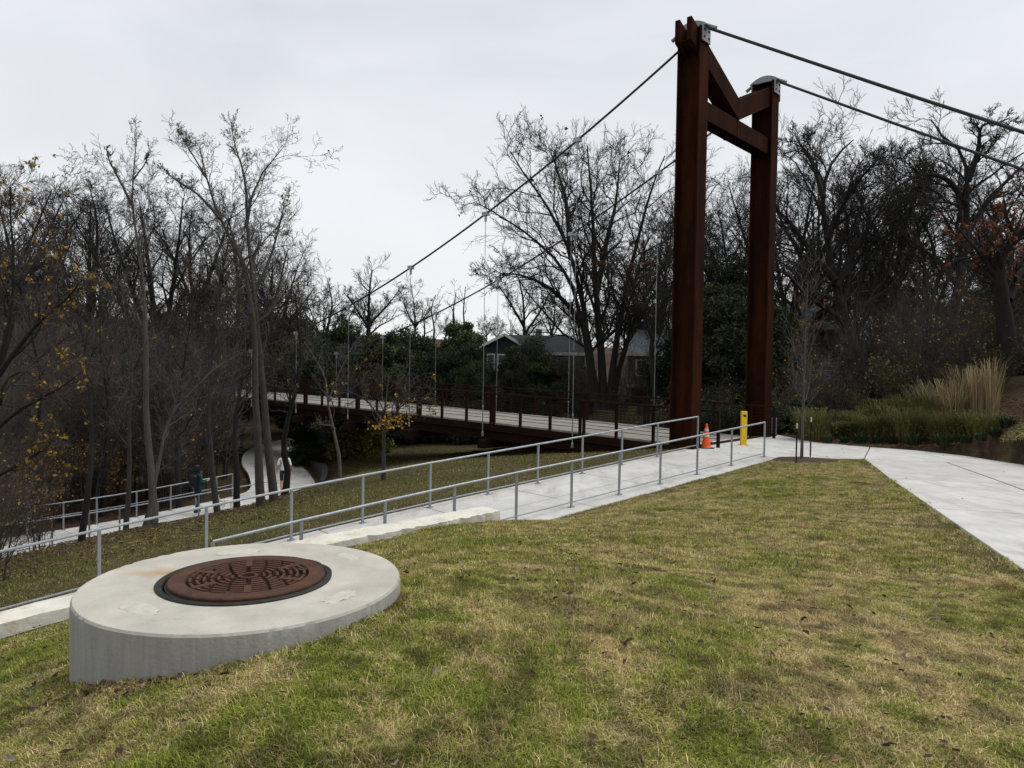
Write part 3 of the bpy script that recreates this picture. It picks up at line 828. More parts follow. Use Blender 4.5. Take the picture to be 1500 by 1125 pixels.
# ------------------------------------------------------------------ bridge
BR = empty('footbridge', (6.82, 23.65, 0), math.atan2(.66, -.751))
HT = 2.60
SPAN = 72.0
def deck_z(s): return -0.775 + 0.40 * (1 - ((s - SPAN / 2) / (SPAN / 2)) ** 2)
def cab_z(s): return 1.0 + 0.0078 * (s - SPAN / 2) ** 2
def make_tower(s0, sg):
    tw = empty('tower'); tw.parent = BR
    TOP = 11.30; BASE = -0.85 if s0 == 0 else -4.5
    for t in (HT, -HT):
        mb = MB()
        d, wf, tf, twb = .36, .27, .045, .03
        mb.box(s0 - d, s0 - d + tf, t - wf, t + wf, BASE, TOP)
        mb.box(s0 + d - tf, s0 + d, t - wf, t + wf, BASE, TOP)
        mb.box(s0 - d + tf, s0 + d - tf, t - twb, t + twb, BASE, TOP - .01)
        mb.box(s0 - d + tf + .01, s0 + d - tf - .01, t - wf + .02, t - twb, TOP - .06, TOP - .03)
        mb.box(s0 - d + tf + .01, s0 + d - tf - .01, t + twb, t + wf - .02, TOP - .06, TOP - .03)
        mb.build('leg', MT['steel'], tw)
        mb = MB().box(s0 - .52, s0 + .52, t - .42, t + .42, BASE - .05, -.735 if s0 == 0 else BASE + .1) 
        mb.build('base_plate', MT['steel_dark'], tw)
        # galvanised saddle: arc along the cable
        sa = MB(); n_ = 14; R_ = .62
        vs = []; 
        for k in range(n_ + 1):
            x = -.50 + 1.0 * k / n_
            z = TOP + .03 + .19 * (1 - (x / .5) ** 2)
            for y_ in (-.17, .17):
                vs.append((s0 + x, t + y_, z))
        vs2 = [(s0 - .50, t - .17, TOP + .005), (s0 - .50, t + .17, TOP + .005), (s0 + .50, t - .17, TOP + .005), (s0 + .50, t + .17, TOP + .005)]
        fs = [(2 * k, 2 * k + 1, 2 * k + 3, 2 * k + 2) for k in range(n_)]
        nb = len(vs)
        fs.append(tuple([nb] + [2 * k for k in range(n_ + 1)] + [nb + 2]))
        fs.append(tuple([nb + 1] + [2 * k + 1 for k in range(n_ + 1)] + [nb + 3]))
        fs += [(0, 1, nb + 1, nb), (2 * n_, 2 * n_ + 1, nb + 3, nb + 2)]
        sa.add(vs + vs2, fs)
        so_ = sa.build('saddle', MT['hanger'], tw)
        for e_ in (-1, 1):
            x = s0 + e_ * .385
            mb = MB().box(min(x, x + e_ * .03), max(x, x + e_ * .03), t - .24, t + .24, TOP - .42, TOP + .02)
            ob = mb.build('saddle_bracket', MT['hanger'], tw)
            for (yy, zz) in ((-.13, -.3), (.13, -.3), (-.13, -.1), (.13, -.1)):
                MB().box(x + e_ * .03 - .012, x + e_ * .03 + .025, t + yy - .03, t + yy + .03, TOP + zz - .03, TOP + zz + .03).build('bolt', MT['steel_dark'], ob)
            MB().tube([(s0 + e_ * .40, t, TOP + .06), (s0 + e_ * .70, t, TOP - .105)], .055, 12).build('cable_socket', MT['hanger'], ob)
    # V arms: twin upright plates and a web, running down to the middle of the cross beam
    for sgn in (1, -1):
        v0 = Vector((s0, 0.0, 9.68)); v1 = Vector((s0, sgn * (HT + .62), 9.68 + (HT + .62) * .45))
        hh = .32
        for x in (-.185, .185):
            vs = []
            for p in (v0, v1):
                for dx in (-.075, .075):
                    vs += [(p.x + x + dx, p.y, p.z - hh), (p.x + x + dx, p.y, p.z + hh)]
            MB().add(vs, [(0, 1, 3, 2), (4, 6, 7, 5), (0, 4, 5, 1), (2, 3, 7, 6), (0, 2, 6, 4), (1, 5, 7, 3)]).build('arm_channel', MT['steel'], tw)
        MB().bar(v0 + Vector((0, sgn * .02, -.26)), v1 - Vector((0, sgn * .10, .27)), .214, .03).build('arm_web', MT['steel'], tw)
    cb = 9.10
    for x in (-.21, .21):
        MB().box(s0 + x - .018, s0 + x + .018, -HT + .04, HT - .04, cb - .27, cb + .27).build('cross_plate', MT['steel'], tw)
    MB().box(s0 - .19, s0 + .19, -HT + .04, HT - .04, cb - .015, cb + .015).build('cross_web', MT['steel'], tw)
    MB().box(s0 - .24, s0 + .24, -.06, .06, cb - .28, 9.68 + .33).build('stiffener', MT['steel'], tw)
    return tw
make_tower(0.0, 1)
make_tower(SPAN, -1)
# main cables and backstays
for t in (HT, -HT):
    pts = [(s, t, cab_z(s)) for s in np.linspace(.1, SPAN - .1, 90)]
    MB().tube(pts, .036, 8).build('main_cable', MT['cable'], BR)
    z0 = 11.24
    MB().tube([(-.5, t, z0), (-6, t, z0 - 5.5 * .585 - .0), (-12, t, z0 - 11.5 * .580), (-20.5, t, -0.35)], .042, 10).build('backstay', MT['cable'], BR)
    MB().tube([(SPAN + .5, t, z0), (SPAN + 20.5, t, -0.35)], .042, 8).build('backstay', MT['cable'], BR)
    k = 1
    s = 4.1
    while s < SPAN - 2:
        zt = cab_z(s); zb = deck_z(s) - 0.42
        h = MB().tube([(s, t, zt - .1), (s, t, zb + 1.05)], .0105, 6).build('hanger', MT['hanger'], BR)
        cl = MB().box(s - .13, s + .13, t - .07, t + .07, zt - .07, zt + .075)
        cl.box(s - .035, s + .035, t - .03, t + .03, zt - .28, zt - .07)
        cl.build('clamp', MT['galv'], h)
        MB().tube([(s, t, zb + 1.1), (s, t, zb + 1.0), (s, t, zb + .98), (s, t, zb + .12), (s, t, zb + .10), (s, t, zb - .05)], [.016, .034, .019, .019, .038, .038], 8).build('turnbuckle', MT['hanger'], h)
        s += 4.1
# deck
DW = 2.05
nb = int(SPAN / 1.3667)
bay = SPAN / nb
dk = empty('deck'); dk.parent = BR
for i in range(nb):
    s0, s1 = i * bay, (i + 1) * bay
    z0, z1 = deck_z(s0), deck_z(s1)
    # boards run across the deck; nearest bays get individual boards
    if i < 30:
        npl = 5
        for j in range(npl):
            a = s0 + bay * j / npl + .006; b = s0 + bay * (j + 1) / npl - .006
            za, zb_ = z0 + (z1 - z0) * j / npl, z0 + (z1 - z0) * (j + 1) / npl
            dz = rng.normal() * .003
            MB().hexa([(a, -DW, za - .06), (b, -DW, zb_ - .06), (b, DW, zb_ - .06), (a, DW, za - .06), (a, -DW, za + dz), (b, -DW, zb_ + dz), (b, DW, zb_ + dz), (a, DW, za + dz)]).build('deck_board', MT['deck'], dk)
    else:
        MB().hexa([(s0, -DW, z0 - .06), (s1 - .01, -DW, z1 - .06), (s1 - .01, DW, z1 - .06), (s0, DW, z0 - .06), (s0, -DW, z0), (s1 - .01, -DW, z1), (s1 - .01, DW, z1), (s0, DW, z0)]).build('deck_panel', MT['deck'], dk)
for t in (DW + .06, -DW - .06):
    for (i0, i1) in [(j * 3, min(j * 3 + 3, nb)) for j in range((nb + 2) // 3)]:
        s0, s1 = i0 * bay + .004, i1 * bay - .004
        z0, z1 = deck_z(s0), deck_z(s1)
        sg = 1 if t > 0 else -1
        mb = MB()
        mb.bar((s0, t, z0 - .16), (s1, t, z1 - .16), .10, .20)
        mb.bar((s0, t + sg * .04, z0 - .275), (s1, t + sg * .04, z1 - .275), .22, .022)
        mb.bar((s0, t, z0 - .44), (s1, t, z1 - .44), .03, .30)
        mb.bar((s0, t + sg * .03, z0 - .60), (s1, t + sg * .03, z1 - .60), .20, .022)
        mb.build('edge_girder', MT['steel_dark'], dk)
s = 4.1
while s < SPAN - 2:
    z = deck_z(s)
    MB().box(s - .13, s + .13, -HT - .13, HT + .13, z - .92, z - .615).build('floor_beam', MT['steel_dark'], dk)
    s += 4.1
MB().box(-.9, -.004, -DW - .3, DW + .3, -1.9, -.92).build('abutment', MT['concrete_dark'], dk)
MB().box(-.35, -.006, -DW, DW, -.80, -.764).build('threshold_plate', MT['steel_dark'], dk)
for sg in (1, -1):
    t = sg * (DW + .02)
    rl = empty('railing'); rl.parent = BR
    ss = np.linspace(-.8, SPAN, 60)
    MB().tube([(q, t, deck_z(q) + 1.08) for q in ss], .001, 4).build('x', MT['steel_dark'], rl) if False else None
    for a, b in zip(np.arange(-.8, SPAN - 1, 4.1), np.arange(-.8, SPAN - 1, 4.1) + 4.1):
        b = min(b, SPAN)
        MB().bar((a + .002, t, deck_z(a) + 1.08), (b - .002, t, deck_z(b) + 1.08), .09, .05).build('top_rail', MT['steel_dark'], rl)
    for zz in np.linspace(.16, .95, 8):
        MB().tube([(q, t, deck_z(q) + zz) for q in ss], .009, 5).build('rail_wire', MT['steel_dark'], rl)
    me_p = MB().box(-.035, .035, -.05, .05, -.60, 1.055).mesh('post')
    s = 0.0; i = 0
    plist = [-.8]
    while s < SPAN:
        plist += [s + .08, s - .08] if i % 3 == 0 and i else [s]
        s += 4.1 / 3; i += 1
    for q in plist:
        ob = link('railing_post', me_p, MT['steel_dark'], rl)
        ob.location = (q, t, deck_z(q))
# anchorages out of frame
for t in (HT, -HT):
    MB().box(-21.6, -20.0, t - .6, t + .6, -1.5, 0.1).build('anchorage', MT['concrete_old'], BR)
    MB().box(SPAN + 19.8, SPAN + 21.4, t - .6, t + .6, -5, 0.1).build('anchorage', MT['concrete_old'], BR)
tag(BR, 'rust brown steel suspension footbridge with portal towers, cables and wire railings', 'bridge')


# ------------------------------------------------------------------ vegetation tools
def unit(v): return v / np.maximum(np.linalg.norm(v, axis=-1, keepdims=True), 1e-9)

def tubes(Pa, Ra, sides):
    n, sN, _ = Pa.shape
    T = np.gradient(Pa, axis=1); T = unit(T)
    mean = unit(Pa[:, -1] - Pa[:, 0])
    ref = np.where(np.abs(mean[:, 2:3]) < 0.8, np.array([[0, 0, 1.0]]), np.array([[1.0, 0, 0]]))
    U = unit(np.cross(T, ref[:, None, :])); Vv = np.cross(U, T)
    a = np.arange(sides) * 2 * np.pi / sides
    ring = U[:, :, None, :] * np.cos(a)[None, None, :, None] + Vv[:, :, None, :] * np.sin(a)[None, None, :, None]
    verts = Pa[:, :, None, :] + ring * Ra[:, :, None, None]
    base = (np.arange(n) * sN * sides)[:, None, None] + (np.arange(sN - 1) * sides)[None, :, None]
    k = np.arange(sides)[None, None, :]; k2 = (k + 1) % sides
    q = np.stack(np.broadcast_arrays(base + k, base + k2, base + sides + k2, base + sides + k), -1).reshape(-1, 4)
    return verts.reshape(-1, 3), q

def resample(pts, sN):
    P = np.array(pts, float)
    d = np.r_[0, np.cumsum(np.linalg.norm(np.diff(P, axis=0), axis=1))]
    if len(P) > 2: 
        C = catmull(P, 6); d = np.r_[0, np.cumsum(np.linalg.norm(np.diff(C, axis=0), axis=1))]; P = C
    t = np.linspace(0, d[-1], sN)
    return np.stack([np.interp(t, d, P[:, i]) for i in range(3)], -1)

def grow(Pa, Ra, n, ratio, ang, t0=.25, t1=1.0, up=.10, wander=.18, sN=6, rr=.55, tip=.25, g=None, lmin=.0, grav=0.0, rmin=0.0, dec=.45):
    """children of every parent branch; arrays in, arrays out"""
    g = g or rng
    m, sP, _ = Pa.shape
    Lp = np.linalg.norm(np.diff(Pa, axis=1), axis=2).sum(1)
    t = t0 + (t1 - t0) * ((np.arange(n)[None, :] + g.random((m, n))) / n) ** .85
    f = t * (sP - 1); i0 = np.clip(f.astype(int), 0, sP - 2); fr = (f - i0)[..., None]
    mi = np.arange(m)[:, None]
    p = Pa[mi, i0] * (1 - fr) + Pa[mi, i0 + 1] * fr
    T = unit(Pa[mi, i0 + 1] - Pa[mi, i0])
    r = Ra[mi, i0] * (1 - fr[..., 0]) + Ra[mi, i0 + 1] * fr[..., 0]
    rnd = g.normal(size=T.shape)
    perp = unit(rnd - (rnd * T).sum(-1, keepdims=True) * T)
    a = ang * (0.7 + 0.6 * g.random((m, n)))[..., None]
    d = unit(np.cos(a) * T + np.sin(a) * perp + np.array([0, 0, up * 1.5]))
    ln = Lp[:, None] * ratio * (.70 + dec - dec * t) * (.6 + .7 * g.random((m, n)))
    ln = np.maximum(ln, lmin)
    p = p.reshape(-1, 3); d = d.reshape(-1, 3); ln = ln.reshape(-1); r0 = np.minimum(r.reshape(-1) * rr * (.75 + .5 * g.random(m * n)), r.reshape(-1) * .9)
    r0 = np.maximum(r0, rmin)
    out = np.zeros((m * n, sN, 3)); out[:, 0] = p
    step = ln / (sN - 1)
    for s_ in range(1, sN):
        d = unit(d + g.normal(size=d.shape) * wander + np.array([0, 0, up - grav * s_]))
        out[:, s_] = out[:, s_ - 1] + d * step[:, None]
    R_ = r0[:, None] * np.linspace(1, tip, sN)[None, :]
    return out, R_

def cones(Pa, Ra):
    n, sN, _ = Pa.shape
    T = unit(Pa[:, -1] - Pa[:, 0]); ref = np.where(np.abs(T[:, 2:3]) < .8, np.array([[0, 0, 1.0]]), np.array([[1.0, 0, 0]]))
    U = unit(np.cross(T, ref)); W = np.cross(U, T); r = Ra[:, :1]
    v = np.stack([Pa[:, 0] + U * r, Pa[:, 0] + (-.5 * U + .87 * W) * r, Pa[:, 0] + (-.5 * U - .87 * W) * r, Pa[:, -1]], 1).reshape(-1, 3)
    k = np.arange(n)[:, None, None] * 4
    t = (k + np.array([[[0, 1, 3], [1, 2, 3], [2, 0, 3]]])).reshape(-1, 3)
    return v, t

def stems_from(spec, sN=14):
    """spec: list of (points, r0, r1)"""
    Pa = np.stack([resample(p, sN) for p, a, b in spec])
    Ra = np.stack([a + (b - a) * np.linspace(0, 1, sN) ** .8 for p, a, b in spec])
    Pa[:, 1:-1] += rng.normal(size=Pa[:, 1:-1].shape) * Ra[:, 1:-1, None] * .12
    return Pa, Ra

def leaf_cards(C, size, cols, g=None, aspect=.55, droop=0.0):
    """diamond cards at points C"""
    g = g or rng
    n = len(C)
    a = unit(g.normal(size=(n, 3)) + np.array([0, 0, -droop])); b = unit(np.cross(a, g.normal(size=(n, 3))))
    s_ = size * (.6 + .8 * g.random(n))[:, None]
    nn = np.cross(a, b)
    v = np.stack([C - a * s_, C + b * s_ * aspect + nn * s_ * .15, C + a * s_, C - b * s_ * aspect + nn * s_ * .15], 1).reshape(-1, 3)
    q = np.arange(n * 4).reshape(-1, 4)
    cols = np.asarray(cols)
    ci = g.integers(0, len(cols), n)
    col = cols[ci] * (.65 + .7 * g.random(n))[:, None]
    return v, q, np.repeat(col, 4, axis=0)

YELLOW = [(.30, .19, .025), (.36, .22, .025), (.26, .18, .035), (.21, .12, .025)]
ORANGE = [(.15, .062, .022), (.11, .048, .02), (.19, .09, .024), (.08, .042, .02)]
RUSTY = [(.20, .062, .025), (.15, .05, .022), (.11, .045, .026)]
GREEN = [(.022, .036, .014), (.032, .050, .017), (.017, .027, .012), (.040, .050, .019)]
OLIVE = [(.12, .13, .03), (.16, .155, .035), (.085, .10, .028), (.19, .16, .05)]
DARKG = [(.018, .030, .014), (.026, .042, .018), (.014, .022, .011)]

def join(vs):
    o = []; qs = []; b = 0
    for v, q in vs:
        o.append(v); qs.append(q + b); b += len(v)
    return np.concatenate(o), np.concatenate(qs)

def make_tree(name, spec, levels, bark, twig, label, cat='tree', group=None, leaves=None, loc=None, trunk_sides=10, extra_cards=None):
    """spec: trunk/limb polylines in world space; levels: list of grow() kwargs; leaves: (count, size, colours, aspect)"""
    cn_ = None
    Pa, Ra = stems_from(spec)
    base = Pa[0, 0].copy() if loc is None else np.array(loc, float)
    Pa = Pa - base
    wood = [tubes(Pa, Ra, trunk_sides)]
    cur = (Pa, Ra); tw = []; last = None
    for i, lv in enumerate(levels):
        src = cur
        ch = grow(src[0], src[1], **lv)
        sides = 6 if i == 0 else (4 if i == 1 else 3)
        if ch[0].shape[1] == 2: cn_ = cones(*ch)
        else: (wood if i == 0 else tw).append(tubes(ch[0], ch[1], sides))
        cur = ch
        last = ch
    root = empty(name, tuple(base))
    v, q = join(wood)
    link('trunk', np_mesh('trunk', v, q, smooth=True), MT[bark], root)
    if tw:
        v, q = join(tw); t = None
        if cn_ is not None:
            t = cn_[1] + len(v); v = np.concatenate([v, cn_[0]])
        link('crown', np_mesh('crown', v, q, t), MT[twig], root)
    if leaves and last is not None:
        n, size, cols, asp = leaves
        mm = last[0].reshape(-1, 3)
        # leaves sit in clusters: pick some twigs
        idx = rng.integers(0, len(last[0]), max(1, n // 5))
        pts = last[0][np.repeat(idx, 5), rng.integers(1, last[0].shape[1], len(idx) * 5)] + rng.normal(size=(len(idx) * 5, 3)) * size * .8
        v, q, c = leaf_cards(pts, size, cols, aspect=asp)
        link('leaves', np_mesh('leaves', v, q, col=c), MT['leaf'], root)
    tag(root, label, cat, group)
    return root

def pxs(pts, Yd, dy=None):
    """pixel polyline -> world polyline at depth Yd; dy = depth change along it"""
    n = len(pts); dy = dy or 0.0
    return [tuple(at(p[0], p[1], Yd + dy * (i / max(1, n - 1)) ** 1.3)) for i, p in enumerate(pts)]

def auto_spec(base, H, n, spread, r, lean=0.0, fork=.25):
    """n stems leaving a common trunk"""
    b = np.array(base, float); out = []
    a0 = rng.random() * 6.28
    fz = H * fork
    fk = b + np.array([rng.normal() * .2 + lean * fz, rng.normal() * .2, fz])
    out.append(([b - [0, 0, .3], b + (fk - b) * .5 + rng.normal(size=3) * .08, fk, fk + [lean * H * .3 + rng.normal() * .3, rng.normal() * .4, H * .4], fk + [lean * H * .6 + rng.normal() * .6, rng.normal() * .6, H * .74]], r, r * .12))
    for i in range(n):
        a = a0 + 6.28 * i / n + rng.normal() * .3
        s_ = spread * (.7 + .5 * rng.random()); h = H * (.55 + .4 * rng.random())
        d = np.array([math.cos(a), math.sin(a), 0])
        st = b + (fk - b) * (.7 + .3 * rng.random())
        out.append(([st, st + d * s_ * .28 + [0, 0, h * .18], st + d * s_ * .62 + [lean * h * .3, 0, h * .45], st + d * s_ * .85 + [lean * h * .5, 0, h * .68]], r * .55, r * .09))
    return out

def gz(p): return hz(p[0], p[1])
def px_x(px, Yd): return (px - 750) / F * Yd

BIG = [dict(n=14, ratio=.30, dec=.75, ang=.72, t0=.15, up=.03, wander=.20, sN=8, rr=.5, tip=.2), dict(n=10, ratio=.46, ang=.72, t0=.12, up=.04, wander=.22, sN=5, rr=.55, tip=.3, rmin=.014),
       dict(n=7, ratio=.52, ang=.65, t0=.12, up=.05, wander=.20, sN=3, rr=.6, tip=.5, rmin=.011), dict(n=5, ratio=.48, ang=.7, t0=.15, up=.04, wander=.15, sN=2, rr=.75, tip=.3, rmin=.0085)]
def lv(base, **kw):
    o = [dict(b) for b in base]
    for b in o: b.update({k: v for k, v in kw.items()})
    return o
def lvn(base, ns):
    o = [dict(b) for b in base]
    for b, n in zip(o, ns): b['n'] = n
    return o[:len(ns)]

# ---- the big tree behind the deck
Yc = 42
make_tree('bare_tree', [
    (pxs([(885, 600), (880, 520), (873, 430), (868, 320), (863, 250), (860, 212)], Yc, 1.5), .29, .035),
    (pxs([(876, 600), (862, 500), (850, 430), (835, 370), (800, 300), (768, 255), (748, 222)], Yc, -2.5), .25, .03),
    (pxs([(870, 590), (852, 470), (825, 395), (775, 345), (725, 312), (700, 298)], Yc, 1.0), .20, .025),
    (pxs([(892, 600), (903, 500), (922, 400), (945, 310), (962, 255), (974, 228)], Yc, -1.5), .25, .03),
    (pxs([(895, 600), (925, 480), (965, 400), (1010, 330), (1050, 270)], Yc, 2.5), .20, .025),
    (pxs([(873, 430), (890, 350), (903, 290), (908, 232)], Yc + .6, 4), .22, .03),
    (pxs([(858, 480), (815, 430), (770, 405), (730, 400)], Yc, -3.5), .18, .025),
    (pxs([(835, 370), (830, 300), (818, 255), (808, 225)], Yc - 1, 3.0), .18, .025)],
    lvn(BIG, [14, 8, 6, 5]), 'bark_dark', 'twig_dark', 'huge spreading bare tree with forked trunks rising behind the bridge deck beside the blue house', leaves=(260, .10, ORANGE, .6))
# ---- tall thin trees on the crest of the slope
TH = [dict(n=13, dec=.7, ratio=.22, ang=.75, t0=.35, up=.10, wander=.25, sN=8, rr=.5, tip=.2), dict(n=8, ratio=.42, ang=.8, t0=.15, up=.06, wander=.28, sN=5, rr=.55, tip=.35), dict(n=6, ratio=.42, ang=.8, t0=.15, up=.05, wander=.3, sN=4, rr=.6, tip=.5, rmin=.006), dict(n=4, ratio=.55, ang=.8, t0=.2, up=.04, wander=.2, sN=2, rr=.75, tip=.5, rmin=.005)]
make_tree('bare_tree', [(pxs([(226, 775), (222, 700), (214, 600), (214, 480), (206, 380), (194, 310), (196, 250), (200, 205)], 21.5, .6), .125, .012),
                        (pxs([(193, 300), (174, 262), (160, 235), (156, 218)], 22.0, -.6), .05, .01), (pxs([(196, 262), (212, 240), (217, 224)], 22.0, .5), .03, .008)],
          lvn(lv(TH[:1], t0=.5, ratio=.12) + TH[1:], [16, 8, 6, 3]), 'bark_pale', 'twig', 'tallest slender pale-barked bare tree on the crest above the lower trail')
make_tree('bare_tree', [(pxs([(383, 752), (377, 650), (373, 540), (371, 470), (355, 385), (322, 320), (303, 262), (292, 215)], 22, -.8), .145, .014),
                        (pxs([(322, 320), (290, 285), (255, 262), (240, 248)], 21.4, .8), .05, .01), (pxs([(303, 262), (275, 215), (262, 195)], 21.2, 1.2), .03, .008)],
          lvn(lv(TH[:1], t0=.45, ratio=.15) + TH[1:], [16, 8, 6, 3]), 'bark', 'twig', 'tall bare tree leaning left above the walker, with forked top')
make_tree('bare_tree', [(pxs([(403, 750), (392, 650), (383, 540), (372, 430), (362, 330), (372, 280), (392, 240), (410, 222)], 22.6, .8), .15, .014),
                        (pxs([(362, 320), (358, 260), (345, 215), (338, 180)], 23.2, .8), .05, .01), (pxs([(372, 430), (395, 380), (412, 320), (418, 285)], 23, 1.4), .06, .01)],
          lvn(lv(TH[:1], t0=.4, ratio=.17) + TH[1:], [16, 8, 6, 3]), 'bark', 'twig', 'tall twisted bare tree beside the bend of the lower trail', leaves=(60, .035, YELLOW, .7))
for (base, mid, top, Yd, r, lab, bk) in [
    ((184, 782), (190, 620), (178, 430), 21.0, .085, 'thin grey trunk standing left of the pale tall tree on the crest', 'bark'),
    ((118, 792), (135, 640), (112, 430), 19.6, .10, 'dark thin tree beside the lower trail rail, before the orange foliage', 'bark_dark'),
    ((320, 756), (305, 600), (322, 400), 23.5, .11, 'upright grey tree beside the walker with the leashed dog', 'bark'),
    ((347, 752), (345, 620), (352, 420), 24.5, .12, 'slim dark tree at the trail bend with close straight stem', 'bark_dark'),
    ((414, 748), (416, 640), (432, 430), 24.0, .13, 'stout ivy-wrapped tree at the inside of the trail bend', 'bark_dark'),
    ((208, 780), (228, 690), (262, 570), 22.4, .09, 'leaning grey tree arching right over the lower trail', 'bark'),
    ((262, 745), (262, 590), (285, 420), 27.5, .13, 'bare tree beyond the lower trail behind the walker', 'bark_dark'),
    ((40, 760), (60, 560), (30, 420), 25.5, .14, 'bare tree beyond the lower trail above its far rail', 'bark_dark'),
    ((150, 740), (160, 600), (150, 420), 28, .12, 'crooked bare tree in the brush beyond the trail', 'bark_dark')]:
    b0 = at(base[0], base[1], Yd); g0 = gz(b0)
    pts = [(b0.x, b0.y, g0 - .2)] + pxs([((base[0] + mid[0]) / 2 + rng.normal() * 3, (base[1] + mid[1]) / 2), mid, ((mid[0] + top[0]) / 2 + rng.normal() * 8, (mid[1] + top[1]) / 2), top], Yd, rng.normal() * .8)
    make_tree('bare_tree', [(pts, r, .015)], lvn(lv(TH[:1], t0=.35, ratio=.26) + TH[1:], [14, 7, 5, 3]), bk, 'twig_brown' if bk == 'bark_dark' else 'twig', lab,
              leaves=(60, .035, YELLOW, .7) if rng.random() < .5 else None)
# the leaning pale one continues as a long limb
make_tree('bare_tree', [(pxs([(214, 782), (232, 680), (250, 610), (285, 570), (315, 540), (352, 518)], 20.5, 1.2), .065, .015)], lvn(TH, [10, 7, 5, 3]), 'bark_pale', 'twig', 'pale curved sapling bowing over the trail rail beside the walker')
# ---- rounded crowns behind the crest
Yb = 48
make_tree('bare_tree', [
    (pxs([(238, 660), (232, 560), (226, 460), (215, 370), (205, 300)], Yb, 1), .42, .04),
    (pxs([(236, 600), (205, 500), (165, 420), (130, 360), (108, 320)], Yb, -2), .30, .03),
    (pxs([(240, 600), (270, 500), (305, 410), (330, 340), (345, 300)], Yb, 2), .30, .03),
    (pxs([(232, 520), (195, 430), (165, 340), (155, 295)], Yb, 3), .22, .03),
    (pxs([(232, 540), (250, 440), (262, 350), (268, 290)], Yb, -3), .25, .03),
    (pxs([(236, 590), (190, 520), (140, 470), (100, 430)], Yb, 1), .20, .025)], lvn(BIG, [14, 8, 6, 5]), 'bark_dark', 'twig_dark',
    'broad round-crowned bare tree standing in the valley behind the tall thin trees')
make_tree('bare_tree', [
    (pxs([(345, 650), (345, 540), (350, 450), (345, 380), (335, 320)], 52, 1), .36, .04),
    (pxs([(346, 600), (375, 500), (405, 430), (420, 370)], 52, -2), .26, .03),
    (pxs([(344, 600), (310, 500), (285, 430), (275, 370)], 52, 2), .26, .03),
    (pxs([(348, 580), (400, 500), (440, 450), (462, 420)], 52, 2), .22, .03)], lvn(BIG, [14, 8, 6, 5]), 'bark_dark', 'twig_dark',
    'wide bare tree in the valley right of the round-crowned one')
# ---- left edge: leaning tree with last yellow leaves
make_tree('leafy_tree', [
    (pxs([(-60, 800), (-30, 650), (5, 520), (30, 430), (60, 360), (90, 300)], 14.5, .8), .13, .012),
    (pxs([(-15, 580), (15, 470), (20, 380), (15, 310), (16, 275)], 14.2, -.5), .06, .01),
    (pxs([(-10, 560), (50, 480), (95, 440), (120, 410)], 14, -1), .06, .01),
    (pxs([(-30, 650), (30, 600), (85, 570), (120, 545)], 14, -1.2), .05, .01),
    (pxs([(-45, 720), (10, 690), (60, 660), (90, 640)], 13.8, -.8), .05, .01)], lvn(TH, [13, 8, 6, 3]), 'bark_dark', 'twig_brown',
    'dark twiggy tree with clusters of yellow leaves at the valley edge beside the ramp rail', leaves=(800, .034, YELLOW, .7))
# ---- trees near the bend, right of the trail
make_tree('bare_tree', [(pxs([(500, 722), (495, 660), (482, 600), (476, 555), (462, 525), (445, 500)], 24, 1), .075, .012), (pxs([(480, 590), (500, 540), (520, 500)], 24.2, .8), .03, .008)],
          lvn(lv(TH, up=.06), [10, 7, 5, 3]), 'bark_pale', 'twig', 'slim curved bare sapling on the grass left of the yellow-leaved one')
make_tree('leafy_tree', [(pxs([(562, 715), (562, 660), (563, 620), (566, 580), (570, 545)], 22, .3), .085, .012), (pxs([(562, 640), (580, 605), (600, 585), (622, 575)], 22, -.5), .03, .008),
                         (pxs([(563, 622), (540, 590), (515, 575), (495, 570)], 22, .6), .03, .008)],
          lvn(lv(TH, up=.05, ratio=.42), [12, 8, 6, 3]), 'bark', 'twig_brown', 'small bare tree with low golden leaf cluster standing before the bridge girder', leaves=(120, .04, YELLOW, .75))
for c_ in [o for o in COL.objects if o.name.startswith('leaves') and o.parent and o.parent.get('label', '').startswith('small bare tree with low golden')]:
    C = np.array(at(572, 618, 21.8))[None, :] - np.array(c_.parent.location)[None, :] + rng.normal(size=(150, 3)) * np.array([.32, .3, .13])
    C[:, 2] += C[:, 0] * .25 - .2 * .25
    v, q, cc = leaf_cards(C, .045, YELLOW, aspect=.75)
    link('leaf_cluster', np_mesh('leaf_cluster', v, q, col=cc), MT['leaf'], c_.parent)['kind'] = 'stuff'
# ---- distance: middle
make_tree('bare_tree', [(pxs([(540, 520), (540, 470), (541, 430), (545, 395)], 66), .25, .05), (pxs([(540, 480), (520, 450), (508, 430)], 66, -2), .14, .03), (pxs([(540, 475), (565, 450), (585, 425)], 66, 2), .14, .03)],
          lvn(BIG, [12, 8, 5, 4]), 'bark_dark', 'twig_dark', 'solitary bare tree on the skyline beyond the evergreens')
for px_, top_ in ((634, 432), (664, 428), (678, 420), (620, 455)):
    make_tree('bare_tree', [(pxs([(px_, 520), (px_ + 2, 480), (px_ + rng.normal() * 3, 455), (px_ + 4, top_)], 62), .13, .03)], lvn(lv(BIG, ratio=.34), [6, 5, 4]), 'bark', 'twig',
              'thin bare skyline tree between the evergreens and the blue house', group='thin skyline trees')
# medium tree left of the big one
make_tree('bare_tree', [(pxs([(768, 560), (768, 480), (766, 440), (760, 410)], 55), .22, .04), (pxs([(768, 480), (745, 440), (728, 415)], 55, -2), .12, .03), (pxs([(768, 490), (795, 450), (810, 420)], 55, 2), .12, .03)],
          lvn(BIG, [12, 8, 5, 4]), 'bark_dark', 'twig_dark', 'bare tree behind the roof of the blue house')
